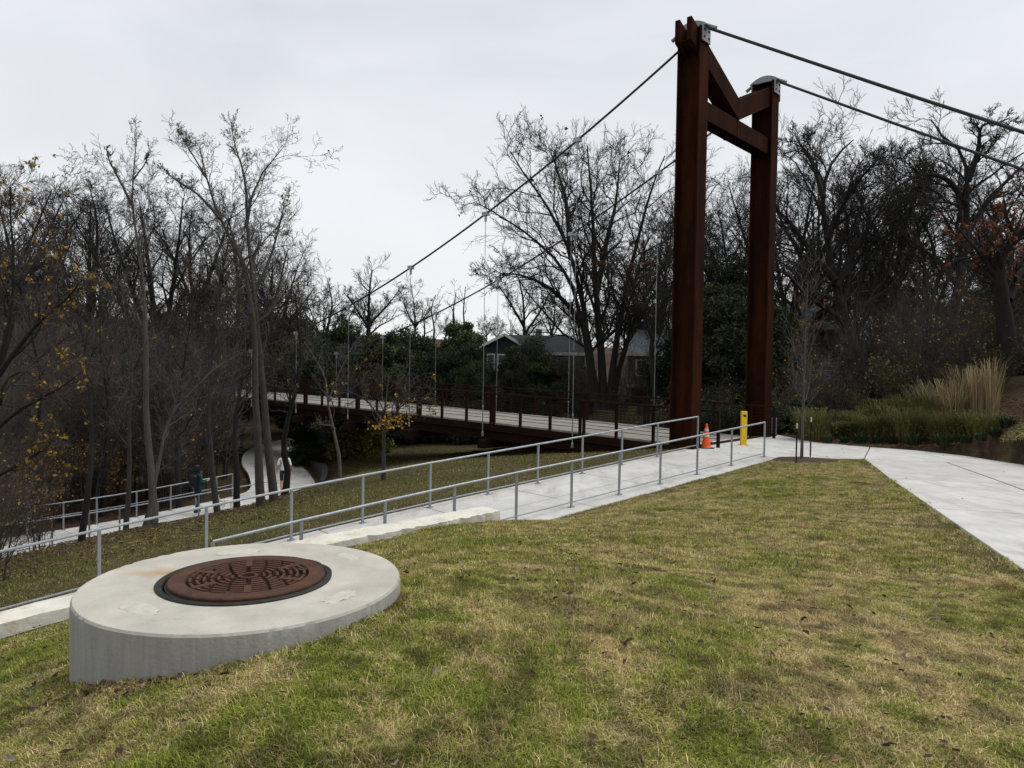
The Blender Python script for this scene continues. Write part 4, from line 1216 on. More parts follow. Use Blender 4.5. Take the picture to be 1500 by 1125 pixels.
# ---- right-hand trees
Yr = 36
make_tree('bare_tree', [
    (pxs([(1248, 560), (1240, 480), (1225, 420), (1212, 350), (1206, 290), (1215, 245), (1238, 215), (1250, 205)], Yr, 1.5), .34, .03),
    (pxs([(1222, 410), (1190, 370), (1160, 330), (1130, 300), (1105, 290)], Yr, -1), .20, .025),
    (pxs([(1212, 350), (1235, 300), (1262, 260), (1290, 230)], Yr, -2), .16, .025),
    (pxs([(1206, 290), (1190, 240), (1172, 212), (1164, 195)], Yr, 2), .14, .02),
    (pxs([(1235, 470), (1180, 430), (1150, 400), (1110, 395)], Yr, -2), .15, .02),
    (pxs([(1225, 420), (1260, 350), (1300, 300), (1325, 285)], Yr, 2), .18, .02)], lvn(BIG, [14, 8, 6, 5]), 'bark_dark', 'twig_dark',
    'large dark bare tree with crooked limbs right behind the farther tower leg', leaves=(200, .07, RUSTY, .6))
make_tree('bare_tree', [
    (pxs([(1385, 540), (1395, 470), (1408, 400), (1416, 330), (1417, 270), (1410, 225), (1386, 205), (1372, 190), (1364, 175)], 34, 1), .34, .025),
    (pxs([(1417, 265), (1432, 225), (1438, 185), (1462, 180), (1480, 172)], 34.4, -1), .18, .02),
    (pxs([(1412, 350), (1440, 305), (1470, 270), (1510, 230)], 34.2, 1.5), .20, .025),
    (pxs([(1416, 300), (1390, 265), (1355, 255), (1320, 270), (1290, 290)], 34.3, -2), .16, .02),
    (pxs([(1405, 420), (1370, 380), (1330, 350), (1300, 345)], 34, 2), .15, .02)], lvn(BIG, [14, 8, 6, 5]), 'bark_dark', 'twig_dark',
    'tall bare tree with sinuous trunk behind the tan ornamental grass')
make_tree('bare_tree', [
    (pxs([(1310, 540), (1312, 460), (1318, 390), (1322, 320), (1312, 275), (1310, 245)], 40, 1), .30, .03),
    (pxs([(1316, 400), (1285, 340), (1262, 300), (1250, 270)], 40, 2), .18, .02),
    (pxs([(1320, 340), (1345, 280), (1360, 240)], 40, -2), .18, .02)], lvn(BIG, [14, 8, 6, 5]), 'bark_dark', 'twig_dark', 'bare tree between the crooked and the sinuous one on the bank')
make_tree('bare_tree', [
    (pxs([(1478, 520), (1470, 450), (1462, 400), (1475, 360), (1510, 330), (1560, 290)], 25, -1), .36, .05),
    (pxs([(1470, 430), (1450, 385), (1452, 350), (1462, 320)], 25, 1), .16, .02),
    (pxs([(1475, 440), (1495, 400), (1530, 380)], 25, 1), .2, .03)], lvn(BIG, [12, 8, 5, 4]), 'bark_dark', 'twig_dark', 'thick dark leaning trunk on the bank above the ornamental grass', leaves=(2200, .055, RUSTY, .6))
make_tree('bare_tree', [(pxs([(1062, 600), (1060, 500), (1068, 420), (1058, 340), (1052, 310)], 44, 2), .25, .03), (pxs([(1062, 500), (1085, 420), (1095, 350)], 44, -2), .15, .02), (pxs([(1060, 470), (1035, 400), (1020, 340)], 44, -2), .15, .02)],
          lvn(BIG, [12, 8, 5, 4]), 'bark_dark', 'twig_dark', 'bare tree seen between the two tower legs')
make_tree('bare_tree', [(pxs([(960, 600), (955, 500), (975, 400), (985, 330)], 38, 2), .18, .03), (pxs([(957, 500), (930, 430), (915, 380)], 38, -2), .12, .02)],
          lvn(BIG, [12, 8, 5, 4]), 'bark_dark', 'twig_dark', 'smaller bare tree left of the nearer tower leg by the tan house', leaves=(300, .08, ORANGE, .6))

# ---- further large trees of the same kinds behind
heroes = {o.get('label', '')[:24]: o for o in COL.objects if o.parent is None and o.get('category') == 'tree'}
HB = heroes['huge spreading bare tree']; HR = heroes['broad round-crowned bare']; HC = heroes['large dark bare tree wit']; HS = heroes['tall bare tree with sinu']
for (src, px_, Yd, sc, ang, lab) in [
    (HB, 1190, 50, .92, 2.1, 'far spreading bare tree behind the pale grey house'), (HB, 1290, 46, .84, 4.0, 'dense bare tree behind the bank, left of the sinuous trunk'), (HC, 1360, 44, .85, 1.2, 'crooked bare tree behind the bank between two taller ones'), (HB, 1455, 47, .80, .9, 'dense bare tree beyond the bank behind the rust-leaved trunk'),
    (HC, 1480, 38, .68, 3.0, 'crooked bare tree on the bank behind the leaning trunk'), (HR, 1150, 44, .80, 2.5, 'round bare tree behind the farther tower leg'), (HC, 1260, 40, .75, 5.0, 'smaller crooked bare tree on the bank behind the shrubs'), (HB, 1030, 56, .85, 1.5, 'far bare tree seen past the nearer tower leg'), (HB, 960, 52, .82, 5.2, 'far bare tree behind the tan house'),
    (HR, 45, 56, .92, 1.0, 'round bare tree hiding the far bridge tower'), (HR, 130, 60, .95, 2.6, 'round bare tree on the far side of the valley'), (HR, 300, 58, .92, 4.4, 'round bare tree beyond the valley behind the twisted tree'), (HR, 395, 62, .80, 5.4, 'low round bare tree at the end of the valley wood'), (HR, -40, 46, .9, 3.5, 'round bare tree at the near end of the valley wood'), (HC, 215, 40, .62, 2.2, 'crooked bare tree low in the valley behind the walker'), (HC, 90, 42, .65, .4, 'crooked bare tree in the valley under the far tower'),
    (HC, 330, 42, .60, 3.6, 'crooked bare tree in the valley before the bridge deck')]:
    o = copy_tree(src); x = px_x(px_, Yd); tag(o, lab, 'tree')
    o.location = (x, Yd, hz(x, Yd) - .1); o.scale = (sc, sc, sc); o.rotation_euler = (0, 0, ang)
# ---- generic background trees, copied
def far_tree(kind):
    H = 8.2
    root = make_tree('bare_tree', auto_spec((0, 0, 0), H, 5, 3.4, .22), lvn(BIG, [10, 8, 6, 4]), 'bark_dark', 'twig_dark', 'bare tree in the far wood', loc=(0, 0, 0))
    return root
protos = [far_tree(0), far_tree(1), far_tree(2)]
GRP = 'bare trees of the far wood'
spots = []
for i in range(46):
    a = -44 + 88 * (i + rng.random()) / 46
    d = 62 + 50 * rng.random()
    if -12 < a < 3: d += 22
    spots.append((math.sin(math.radians(a)) * d, math.cos(math.radians(a)) * d))
spots += [(-22, 36), (-27, 42), (-31, 33), (-19, 50), (-36, 50), (-26, 57), (-24, 29), (24, 44), (29, 38), (33, 50), (21, 52), (14, 50), (25, 30), (38, 44), (30, 28), (10, 54)]
for i, (x, y) in enumerate(spots):
    o = protos[i] if i < 3 else copy_tree(protos[i % 3])
    sc = .75 + .4 * rng.random()
    if y > 58 and -14 < x < 5: sc *= .55
    o.location = (x, y, hz(x, y) - .1); o.scale = (sc, sc, sc * (.9 + .25 * rng.random())); o.rotation_euler = (0, 0, rng.random() * 6.28)
    tag(o, 'dark bare tree in the wood behind the bridge and houses', 'tree', GRP)

# ---- evergreens: leaf cards around clump centres
def evergreen_mesh(R_, H, n, size, cols, clumps=34, low=.05, aspect=.6):
    g = rng
    th = g.random(clumps) * 6.28; zc = low + (1 - low) * g.random(clumps) ** .8
    prof = np.sqrt(np.clip(1 - (2 * zc - .75) ** 2 * .75, .05, 1))
    rad = R_ * prof * (.55 + .5 * g.random(clumps))
    C = np.stack([np.cos(th) * rad, np.sin(th) * rad, zc * H], -1)
    cr = (.22 + .2 * g.random(clumps)) * R_
    i = g.integers(0, clumps, n)
    d = unit(g.normal(size=(n, 3))) * (g.random((n, 1)) ** .5)
    P_ = C[i] + d * cr[i][:, None] * np.array([1.15, 1.15, .85])
    P_[:, 2] = np.maximum(P_[:, 2], .05)
    return P_
def evergreen(name, R_, H, n, size, cols, label, cat, group=None, stems=True):
    root = empty(name)
    P_ = evergreen_mesh(R_, H, n, size, cols)
    v, q, c = leaf_cards(P_, size, cols)
    link('foliage', np_mesh('foliage', v, q, col=c), MT['leaf'], root)
    spec = auto_spec((0, 0, 0), H * .8, 5, R_ * .8, .09, fork=.15)
    Pa, Ra = stems_from(spec)
    ch = grow(Pa, Ra, 7, .4, .8)
    v, q = join([tubes(Pa, Ra, 6), tubes(ch[0], ch[1], 3)])
    link('trunk', np_mesh('trunk', v, q, smooth=True), MT['bark_dark'], root)
    tag(root, label, cat, group)
    return root
ev = [evergreen('evergreen_tree', 2.4, 6.2, 22000, .085, GREEN, 'dark evergreen', 'tree'), evergreen('evergreen_tree', 2.7, 5.2, 22000, .085, DARKG, 'dark evergreen', 'tree'), evergreen('evergreen_tree', 2.0, 7.0, 20000, .085, GREEN + OLIVE[:1], 'dark evergreen', 'tree')]
def place(o, x, y, sc=1.0, szz=1.0, dz=-.1):
    o.location = (x, y, hz(x, y) + dz); o.scale = (sc, sc, sc * szz); o.rotation_euler = (0, 0, rng.random() * 6.28); return o
evs = []
def px_x(px, Yd): return (px - 750) / F * Yd
for (px_, Yd, sc, lab, grp) in [(470, 47, .95, 0, 0), (515, 52, 1.05, 0, 0), (560, 46, .95, 0, 0), (600, 50, 1.0, 0, 0), (640, 47, .85, 0, 0), (675, 50, .9, 0, 0), (500, 58, 1.15, 0, 0), (540, 58, 1.1, 0, 0), (440, 52, .95, 0, 0),
                       (700, 44, .62, 1, 1), (765, 45.5, .5, 1, 1), (795, 45, .55, 1, 1), (728, 45, .40, 1, 1), (820, 44, .42, 1, 1), (845, 46, .45, 1, 1), (690, 46.5, .74, 1, 1), (708, 46, .52, 1, 1), (757, 46.3, .62, 1, 1), (778, 46.6, .72, 1, 1), (808, 46, .56, 1, 1), (742, 46.8, .42, 1, 1), (668, 46, .72, 1, 1), (840, 46.5, .6, 1, 1),
                       (1055, 36, 1.0, 2, 2), (1085, 34, .95, 2, 2), (1040, 40, 1.1, 2, 2), (1138, 36, .8, 2, 2), (1075, 44, 1.3, 2, 2), (1010, 42, .8, 2, 2),
                       (1290, 33, .5, 3, 3), (1340, 36, .62, 3, 3), (1400, 34, .6, 3, 3), (1450, 32, .62, 3, 3), (1500, 30, .65, 3, 3), (1262, 40, .55, 3, 3), (1480, 40, .85, 3, 3), (1370, 44, .8, 3, 3), (1300, 44, .7, 3, 3), (1440, 42, .85, 3, 3), (1550, 28, .75, 3, 3),
                       (330, 66, 1.1, 4, 4), (250, 66, 1.0, 4, 4), (380, 64, 1.2, 4, 4), (170, 64, 1.0, 4, 4), (90, 62, 1.1, 4, 4), (20, 60, 1.2, 4, 4), (430, 68, 1.3, 4, 4), (300, 56, .8, 4, 4), (200, 54, .7, 4, 4), (120, 52, .8, 4, 4)]:
    LB = [('dark evergreen beyond the bridge railing left of the blue house', 'evergreens behind the bridge'), ('evergreen shrub against the walls of the blue house', 'shrubs round the blue house'),
          ('dark evergreen in the shade between and beside the tower legs', 'evergreens by the towers'), ('dark green understorey tree behind the planted bed', 'understorey behind the bed'),
          ('evergreen in the valley wood beyond the lower trail', 'evergreens in the valley wood')][lab]
    o = evs and copy_tree(ev[len(evs) % 3]) or ev[0]
    evs.append(o)
    tag(o, LB[0], 'tree' if lab != 1 else 'shrub', LB[1])
    if lab == 1: o.name = 'evergreen_shrub'
    place(o, px_x(px_, Yd), Yd, sc)
for e_ in ev[1:]:
    if e_ not in evs:
        x_ = px_x(-40 if e_ is ev[1] else 410, 58); place(e_, x_, 58, 1.0); tag(e_, 'evergreen in the valley wood beyond the lower trail', 'tree', 'evergreens in the valley wood')

# ---- bare brush: dense twiggy bushes, copied
def brush(name, R_, H, nst, cols=None, nl=0, twig='twig_brown', lsize=.05):
    g = rng; spec = []
    for i in range(nst):
        a = g.random() * 6.28; r0 = g.random() * R_ * .35
        b = np.array([math.cos(a) * r0, math.sin(a) * r0, -.1])
        a2 = a + g.normal() * .5; s_ = R_ * (.4 + .6 * g.random()); h = H * (.6 + .5 * g.random())
        d = np.array([math.cos(a2), math.sin(a2), 0])
        spec.append(([b, b + d * s_ * .2 + [0, 0, h * .4], b + d * s_ * .6 + [0, 0, h * .78], b + d * s_ + [0, 0, h]], .022 * H / 3, .005))
    Pa, Ra = stems_from(spec, 9)
    c1 = grow(Pa, Ra, 11, .34, .7, t0=.15, wander=.28, sN=5, rr=.6, tip=.4)
    c2 = grow(c1[0], c1[1], 7, .5, .75, t0=.12, wander=.28, sN=4, rr=.7, tip=.5)
    c3 = grow(c2[0], c2[1], 4, .55, .7, t0=.15, wander=.2, sN=2, rr=.8, tip=.5)
    root = empty(name)
    v, q = tubes(Pa, Ra, 5); link('stems', np_mesh('stems', v, q, smooth=True), MT['bark'], root)
    v, q = join([tubes(c1[0], c1[1], 3), tubes(c2[0], c2[1], 3)]); v3, t3 = cones(*c3)
    link('twigs', np_mesh('twigs', np.concatenate([v, v3]), q, t3 + len(v)), MT[twig], root)
    if nl:
        P_ = c2[0][g.integers(0, len(c2[0]), nl), g.integers(1, 4, nl)] + g.normal(size=(nl, 3)) * .06
        v, q, c = leaf_cards(P_, lsize, cols, aspect=.7); link('leaves', np_mesh('leaves', v, q, col=c), MT['leaf'], root)
    return root
bp = [brush('brush', 1.6, 3.4, 12, YELLOW + ORANGE, 160), brush('brush', 1.5, 3.0, 12, ORANGE + YELLOW[:2], 800, lsize=.055), brush('brush', 1.7, 4.2, 11, YELLOW + OLIVE[:2], 160), brush('brush', 1.4, 2.4, 14, OLIVE, 700)]
used = [False] * 4
def put_brush(kind, x, y, sc, label, group):
    o = bp[kind] if not used[kind] else copy_tree(bp[kind])
    used[kind] = True
    tag(o, label, 'bush', group); place(o, x, y, sc); return o
B1 = ('tangled bare brown brush beyond the lower trail', 'brush beyond the lower trail')
B2 = ('brush holding orange-brown leaves beyond the lower trail', 'orange brush beyond the lower trail')
B3 = ('bare brush with a few yellow leaves behind the planted bed', 'brush behind the bed')
B4 = ('low leafy brush under and beyond the bridge deck', 'brush under the bridge')
for i in range(40):
    px_ = -60 + 520 * (i + rng.random()) / 40; Yd = 28.5 + 17 * rng.random()
    x = px_x(px_, Yd)
    if trail_dist(np.array([x]), np.array([Yd]))[0][0] < 2.6: continue
    if x > -12 and Yd < 34: continue
    kd = 1 if (90 < px_ < 230 and rng.random() < .55) or rng.random() < .10 else (0 if rng.random() < .6 else 2)
    put_brush(kd, x, Yd, .8 + .6 * rng.random(), *(B2 if kd == 1 else B1))
for (px_, Yd, kd, sc) in [(60, 21, 0, .6), (20, 23.5, 1, .8), (-30, 22, 0, .9), (100, 27.5, 1, .8), (140, 28.5, 1, .9), (60, 28, 1, .9), (10, 30, 0, 1.1), (-30, 17, 0, .8), (170, 29.5, 1, .9), (-20, 14.5, 2, .8), (30, 27, 1, 1)]:
    put_brush(kd, px_x(px_, Yd), Yd, sc, *(B2 if kd == 1 else B1))
for i in range(26):
    px_ = 1150 + 420 * (i + rng.random()) / 26; Yd = 27.5 + 7 * rng.random()
    if px_ > 1420: Yd -= 3
    kd = (2, 0, 3, 2)[i % 4]
    put_brush(kd, px_x(px_, Yd), Yd, (.55 + .35 * rng.random()), *B3)
for (px_, Yd, kd, sc) in [(520, 41, 3, .55), (560, 42, 3, .6), (600, 41, 3, .7), (640, 40.5, 0, .5), (690, 39.5, 3, .7), (730, 38, 0, .55), (770, 36.5, 3, .6), (810, 35, 3, .5), (850, 33, 3, .5), (900, 31.5, 0, .45), (940, 31, 3, .5), (540, 44, 3, 1.0), (480, 44, 3, .8), (660, 43, 3, .9), (980, 33, 3, .7), (1040, 32, 0, .7), (1075, 31.5, 3, .7), (1150, 30, 3, .7)]:
    put_brush(kd, px_x(px_, Yd), Yd, sc, *B4)

# tall sapling thickets: dense twigs, copied
tk = []
for i_ in range(3):
    t_ = brush('sapling_thicket', 1.8, 6.4, 9, YELLOW + ORANGE, (0, 60, 0)[i_], twig=('twig', 'twig_dark', 'twig_brown')[i_])
    tk.append(t_)
tkn = 0
def put_thicket(px_, Yd, sc, label, group):
    global tkn
    o = tk[tkn] if tkn < 3 else copy_tree(tk[tkn % 3]); tkn += 1
    tag(o, label, 'thicket', group); place(o, px_x(px_, Yd), Yd, sc, 1.0)
for i in range(52):
    px_ = -70 + 560 * (i + rng.random()) / 52; Yd = 30 + 26 * rng.random()
    x = px_x(px_, Yd)
    if trail_dist(np.array([x]), np.array([Yd]))[0][0] < 2.4 or (x > -12 and Yd < 44): continue
    put_thicket(px_, Yd, .75 + .5 * rng.random(), 'dense grey thicket of bare saplings in the valley beyond the trail', 'sapling thickets in the valley')
for i in range(34):
    px_ = 1140 + 430 * (i + rng.random()) / 34; Yd = 29 + 12 * rng.random()
    if 1165 < px_ < 1245: Yd = 43 + 3 * rng.random()
    put_thicket(px_, Yd, .55 + .35 * rng.random(), 'dense dark thicket of bare saplings behind the planted bed', 'sapling thickets behind the bed')
for (px_, Yd, sc) in [(700, 46, .5), (720, 47, .55), (790, 46.5, .5), (830, 46, .6), (860, 45, .6), (910, 41, .6), (940, 43, .7), (970, 42, .7), (1005, 40, .7), (1045, 38, .8), (1090, 39, .9), (1070, 35, .6), (655, 48, .6), (600, 52, .8), (545, 50, .8), (500, 50, .9)]:
    put_thicket(px_, Yd, sc, 'grey thicket of bare saplings between the bridge and the houses', 'sapling thickets before the houses')

for (px_, Yd, sc) in [(15, 30, 1.25), (50, 33, 1.3), (75, 29.5, 1.15), (-25, 27, 1.2), (110, 31, 1.1), (150, 33, 1.2), (195, 31, 1.1), (235, 30.5, 1.05), (275, 32, 1.1), (310, 34.5, 1.1), (130, 27.5, .8), (35, 25.8, .9), (255, 29.5, .8)]:
    put_thicket(px_, Yd, sc, 'tall brown sapling thicket right behind the far rail of the lower trail', 'saplings behind the trail rail')
for (px_, Yd, sc) in [(705, 45.3, .62), (735, 46.2, .6), (760, 45.5, .66), (785, 45.8, .7), (815, 45.4, .62), (840, 45.2, .7)]:
    put_thicket(px_, Yd, sc, 'bare sapling thicket screening the blue-grey house', 'saplings before the blue house')

# dense dark evergreen shrubs under the bridge
se = evergreen('evergreen_shrub', 1.7, 2.3, 11000, .065, DARKG, '', 'shrub')
first = True
for (px_, Yd, sc, t_) in [(575, 42, .95, 0), (610, 42.5, 1.0, 0), (645, 42, .95, 0), (680, 41, .95, 0), (545, 44, 1.1, 0), (715, 40, .8, 0), (750, 39, .8, 0), (790, 37.5, .75, 0), (830, 36, .7, 0), (470, 46, .8, 0), (505, 44.5, .95, 0),
                          (455, 41, .62, 0), (448, 37, .5, 0), (1175, 27.6, .55, 1), (1150, 26.8, .5, 1), (1060, 29.5, .55, 2), (1095, 29, .55, 2), (1025, 31, .6, 2), (975, 33.5, .5, 2)]:
    o = se if first else copy_tree(se); first = False
    tag(o, ['low dark evergreen shrub on the valley lawn beyond the bridge', 'dark shrub beside the farther tower leg', 'dark shrub behind the railing between the tower legs'][t_], 'shrub',
        ['shrubs beyond the bridge', 'shrubs by the tower', 'shrubs between the towers'][t_])
    place(o, px_x(px_, Yd), Yd, sc, .85)
sg = evergreen('golden_shrub', 1.4, 1.6, 3500, .09, [(.12, .13, .02), (.16, .15, .02), (.08, .10, .02)], 'yellow-green shrub under the bridge girder beside the golden-leaved tree', 'shrub')
place(sg, px_x(527, 38), 38, 1.0)

# ---- planted bed on the right
def tuft(name, R_, H, n, cols, bend=.5, w_=.006):
    g = rng
    a = g.random(n) * 6.28; r0 = np.sqrt(g.random(n)) * R_ * .35
    b = np.stack([np.cos(a) * r0, np.sin(a) * r0, np.zeros(n)], -1)
    a2 = a + g.normal(size=n) * .7; h = H * (.55 + .5 * g.random(n)); s_ = h * bend * (.3 + .9 * g.random(n))
    d = np.stack([np.cos(a2), np.sin(a2), np.zeros(n)], -1)
    sd_ = np.stack([-np.sin(a2), np.cos(a2), np.zeros(n)], -1) * w_ * (.7 + .6 * g.random(n))[:, None]
    up = np.array([0, 0, 1.0])
    p1 = b + d * (s_ * .25)[:, None] + up * (h * .55)[:, None]; p2 = b + d * (s_ * .62)[:, None] + up * (h * .9)[:, None]; p3 = b + d * s_[:, None] + up * (h * (1 - .12 * bend))[:, None]
    v = np.stack([b - sd_, b + sd_, p1 + sd_, p1 - sd_, p2 + sd_ * .7, p2 - sd_ * .7, p3], 1).reshape(-1, 3)
    k = np.arange(n)[:, None] * 7
    q = np.concatenate([k + np.array([[0, 1, 2, 3]]), k + np.array([[3, 2, 4, 5]])]); t = k + np.array([[5, 4, 6]])
    cols = np.array(cols); c = cols[g.integers(0, len(cols), n)] * (.7 + .6 * g.random(n))[:, None]
    return np_mesh(name, v, q, t, col=np.repeat(c, 7, axis=0))
TAN = [(.33, .26, .14), (.27, .21, .12), (.38, .31, .18), (.20, .16, .09)]
tm = [tuft('tuft', .55, 2.0, 210, TAN, .22, .007), tuft('tuft', .7, 1.6, 230, TAN + [(.12, .13, .05)], .75, .007)]
for (px_, Yd, k, sc, lab) in [(1452, 22.5, 0, 1.0, 'tallest upright tan ornamental grass clump at the end of the bed'), (1430, 23.2, 0, .9, 'upright tan ornamental grass clump beside the tallest one'), (1395, 23.5, 1, 1.0, 'arching tan ornamental grass clump'), (1372, 24.2, 1, .95, 'arching tan ornamental grass clump'),
                         (1412, 24.5, 1, 1.0, 'arching tan ornamental grass clump'), (1350, 25, 1, .8, 'arching tan ornamental grass clump')]:
    o = link('ornamental_grass', tm[k], MT['grass']); x = px_x(px_, Yd)
    o.location = (x, Yd, hz(x, Yd) - .03); o.scale = (sc,) * 3; o.rotation_euler = (0, 0, rng.random() * 6.28)
    tag(o, lab + (' in the planted bed' if lab.startswith('arch') else ''), 'grass clump', 'ornamental grasses in the bed')
def bed_shrub():
    root = empty('bed_shrub')
    me = tuft('foliage', 1.3, 1.15, 650, [(.10, .105, .03), (.14, .13, .04), (.07, .08, .028), (.17, .14, .06)], .8, .007)
    link('stems', me, MT['grass'], root)
    P_ = rng.normal(size=(1100, 3)) * np.array([.36, .36, .26]) + np.array([0, 0, .48]); P_[:, 2] = np.clip(P_[:, 2], .1, 1.05)
    v, q, c = leaf_cards(P_, .035, OLIVE, aspect=.4); link('foliage', np_mesh('foliage', v, q, col=c), MT['leaf'], root)
    return root
bs0 = bed_shrub(); fst = True
for i, (px_, Yd) in enumerate([(1205, 24.2), (1228, 24.6), (1250, 24.0), (1275, 24.2), (1300, 23.6), (1325, 23.2), (1350, 22.9), (1375, 22.4), (1400, 22.0), (1290, 25.2), (1262, 25.4), (1330, 24.8), (1360, 24.0), (1425, 21.6), (1240, 25.8), (1445, 21.0)]):
    o = bs0 if fst else copy_tree(bs0); fst = False
    tag(o, 'feathery olive-green shrub in the mulched bed behind the path', 'shrub', 'olive shrubs in the bed')
    place(o, px_x(px_, Yd) + rng.normal() * .2, Yd + rng.normal() * .2, .55 + .5 * rng.random(), .75 + .4 * rng.random(), -.03)
ds = tuft('dark_tuft', .40, .30, 120, DARKG + GREEN, .7, .010)
for i, px_ in enumerate((1215, 1240, 1262, 1288, 1310, 1342, 1385, 1418, 1440, 1462, 1478)):
    Yd = [23.3, 23.2, 23.1, 22.9, 22.6, 22.1, 21.2, 20.6, 20.2, 20.0, 20.6][i]
    o = link('border_plant', ds, MT['grass']); x = px_x(px_, Yd); o.location = (x, Yd, hz(x, Yd) - .02); o.rotation_euler = (0, 0, rng.random() * 6); sc = .8 + .5 * rng.random(); o.scale = (sc,) * 3
    tag(o, 'low dark strappy plant along the front of the mulched bed', 'plant', 'strappy plants at the bed edge')

# ------------------------------------------------------------------ young tree, stakes, bollard, cone, boxes
yb = at(1174, 674, 19.0); yb.z = hz(yb.x, yb.y)
make_tree('young_tree', [([tuple(yb - Vector((0, 0, .1))), tuple(at(1176, 600, 19.0)), tuple(at(1179, 520, 19.05)), tuple(at(1182, 450, 19.0)), tuple(at(1184, 410, 19.0))], .045, .008)],
          [dict(n=44, ratio=.24, ang=.80, t0=.25, up=.12, wander=.10, sN=7, rr=.35, tip=.25), dict(n=6, ratio=.40, ang=.7, t0=.2, up=.08, wander=.15, sN=4, rr=.6, tip=.4, rmin=.005), dict(n=2, ratio=.45, ang=.7, t0=.3, up=.05, wander=.1, sN=3, rr=.7, tip=.5)],
          'bark_pale', 'twig', 'young staked tree with slender straight trunk in the lawn corner', leaves=(45, .05, RUSTY, .6))
for nm, (px_, py0, py1, Yd) in (('a', (1166, 681, 620, 18.3)), ('b', (1187, 668, 611, 19.7))):
    b0 = at(px_, py0, Yd); g0 = hz(b0.x, b0.y); b1 = at(px_, py1, Yd)
    st = empty('tree_stake', (b0.x, b0.y, g0))
    h = b1.z - g0
    MB().box(-.018, .018, -.004, .004, -.3, h - .13).box(-.004, .004, -.03, -.0041, -.3, h - .13).build('stake', MT['black'], st)
    MB().box(-.019, .019, -.005, .005, h - .129, h).box(-.005, .005, -.031, -.0051, h - .129, h).build('painted_tip', MT['white'], st)
    tag(st, 'black metal tree stake with white tip, ' + ('on the lawn side of the young tree' if nm == 'a' else 'between the young tree and the planted bed'), 'stake')
mr = MB(); n_ = 26
vs = [(yb.x + math.cos(a) * .62 * r * (1 + .1 * rng.normal()) * 1.5, yb.y + math.sin(a) * .62 * r * (1 + .1 * rng.normal()), 0) for r in (1, .55) for a in np.linspace(0, 6.283, n_, endpoint=False)]
vs = [(x, y, hz(x, y) + (.004 if i < n_ else .05)) for i, (x, y, z) in enumerate(vs)]
mr.add(vs, [(k, (k + 1) % n_, n_ + (k + 1) % n_, n_ + k) for k in range(n_)] + [tuple(range(n_, 2 * n_))], True)
tag(mr.build('mulch_ring', MT['mulch']), kind='structure')

bo = empty('bollard', (px_x(1091, 22.4), 22.4, -.77), math.radians(8))
MB().box(-.09, .09, -.05, .05, .0, 1.03).mesh
MB().box(-.088, .088, -.05, .05, .01, 1.03).build('post', MT['yellow'], bo, bevel=.006)
MB().box(-.13, .13, -.10, .10, .0, .014).build('base_plate', MT['yellow'], bo)
mk = MB().add([(-.065, -.0535, .93), (.03, -.0535, .93), (.065, -.0535, .86), (-.02, -.0535, .86)] + [(-.065, -.0495, .93), (.03, -.0495, .93), (.065, -.0495, .86), (-.02, -.0495, .86)], [(0, 3, 2, 1), (0, 1, 5, 4), (1, 2, 6, 5), (2, 3, 7, 6), (3, 0, 4, 7)])
mk.build('black_mark', MT['black'], bo)
for (x, y) in ((-.11, -.08), (.11, -.08)):
    MB().tube([(x, y, .013), (x, y, .03)], .014, 6).build('bolt', MT['galv'], bo)
tag(bo, 'yellow flat bollard with black parallelogram mark at the bridge entrance', 'bollard')

cn = empty('traffic_cone', (px_x(1036.5, 21.4), 21.4, -.77))
MB().box(-.19, .19, -.19, .19, .0, .03).build('base', MT['black'], cn, bevel=.01)
def conez(z): return .135 - .105 * (z - .03) / .68
def band(z0, z1, m, nm, e=0.0): MB().lathe([(conez(z0) + e, z0), (conez(z1) + e, z1)], 28).build(nm, m, cn)
MB().lathe([(.16, .03), (.145, .045), (conez(.05), .05), (conez(.70), .70), (.02, .712), (.0, .712)], 28).build('body', MT['orange'], cn)
band(.34, .44, MT['reflect'], 'reflective_band', .003); band(.50, .57, MT['reflect'], 'reflective_band', .003)
tag(cn, 'orange traffic cone with two white bands beside the nearer tower leg', 'traffic cone')

ub = empty('utility_box', tuple(BR.matrix_basis @ Vector((-.42, -HT - .42, -.77))), BR.rotation_euler.z)
MB().box(-.06, .06, -.10, .10, .05, .62).build('cabinet', MT['galv'], ub, bevel=.006)
MB().box(-.018, .018, -.03, .03, -.02, .049).build('stub_conduit', MT['galv'], ub)
tag(ub, 'small grey utility box on the farther tower leg', 'utility box')

# dark curved edging wall on the right of the trail bend
ew = MB(); pts = [tr(i, -1.62) for i in range(34, 52)]
for i in range(len(pts) - 1):
    a, b = pts[i], pts[i + 1]
    h0 = .30 + .45 * math.exp(-((i - 3) / 3.0) ** 2); h1 = .30 + .45 * math.exp(-((i - 2) / 3.0) ** 2)
    ew.hexa([(a[0], a[1], a[2] - .4), (b[0], b[1], b[2] - .4), (b[0] + .22, b[1] + .05, b[2] - .4), (a[0] + .22, a[1] + .05, a[2] - .4), (a[0], a[1], a[2] + h0), (b[0], b[1], b[2] + h1), (b[0] + .22, b[1] + .05, b[2] + h1), (a[0] + .22, a[1] + .05, a[2] + h0)])
tag(ew.build('edging_wall', MT['black']), 'low black curved edging wall along the trail bend', 'wall')
# white marker post in the brush
wp = empty('marker_post', (px_x(39, 24.6), 24.6, hz(px_x(39, 24.6), 24.6)))
MB().box(-.035, .035, -.012, .012, -.3, 1.25).build('post', MT['white'], wp); MB().box(-.037, .037, -.0145, .0145, .93, 1.0).build('band', MT['black'], wp)
tag(wp, 'thin white marker post in the brush beyond the trail rail', 'post')

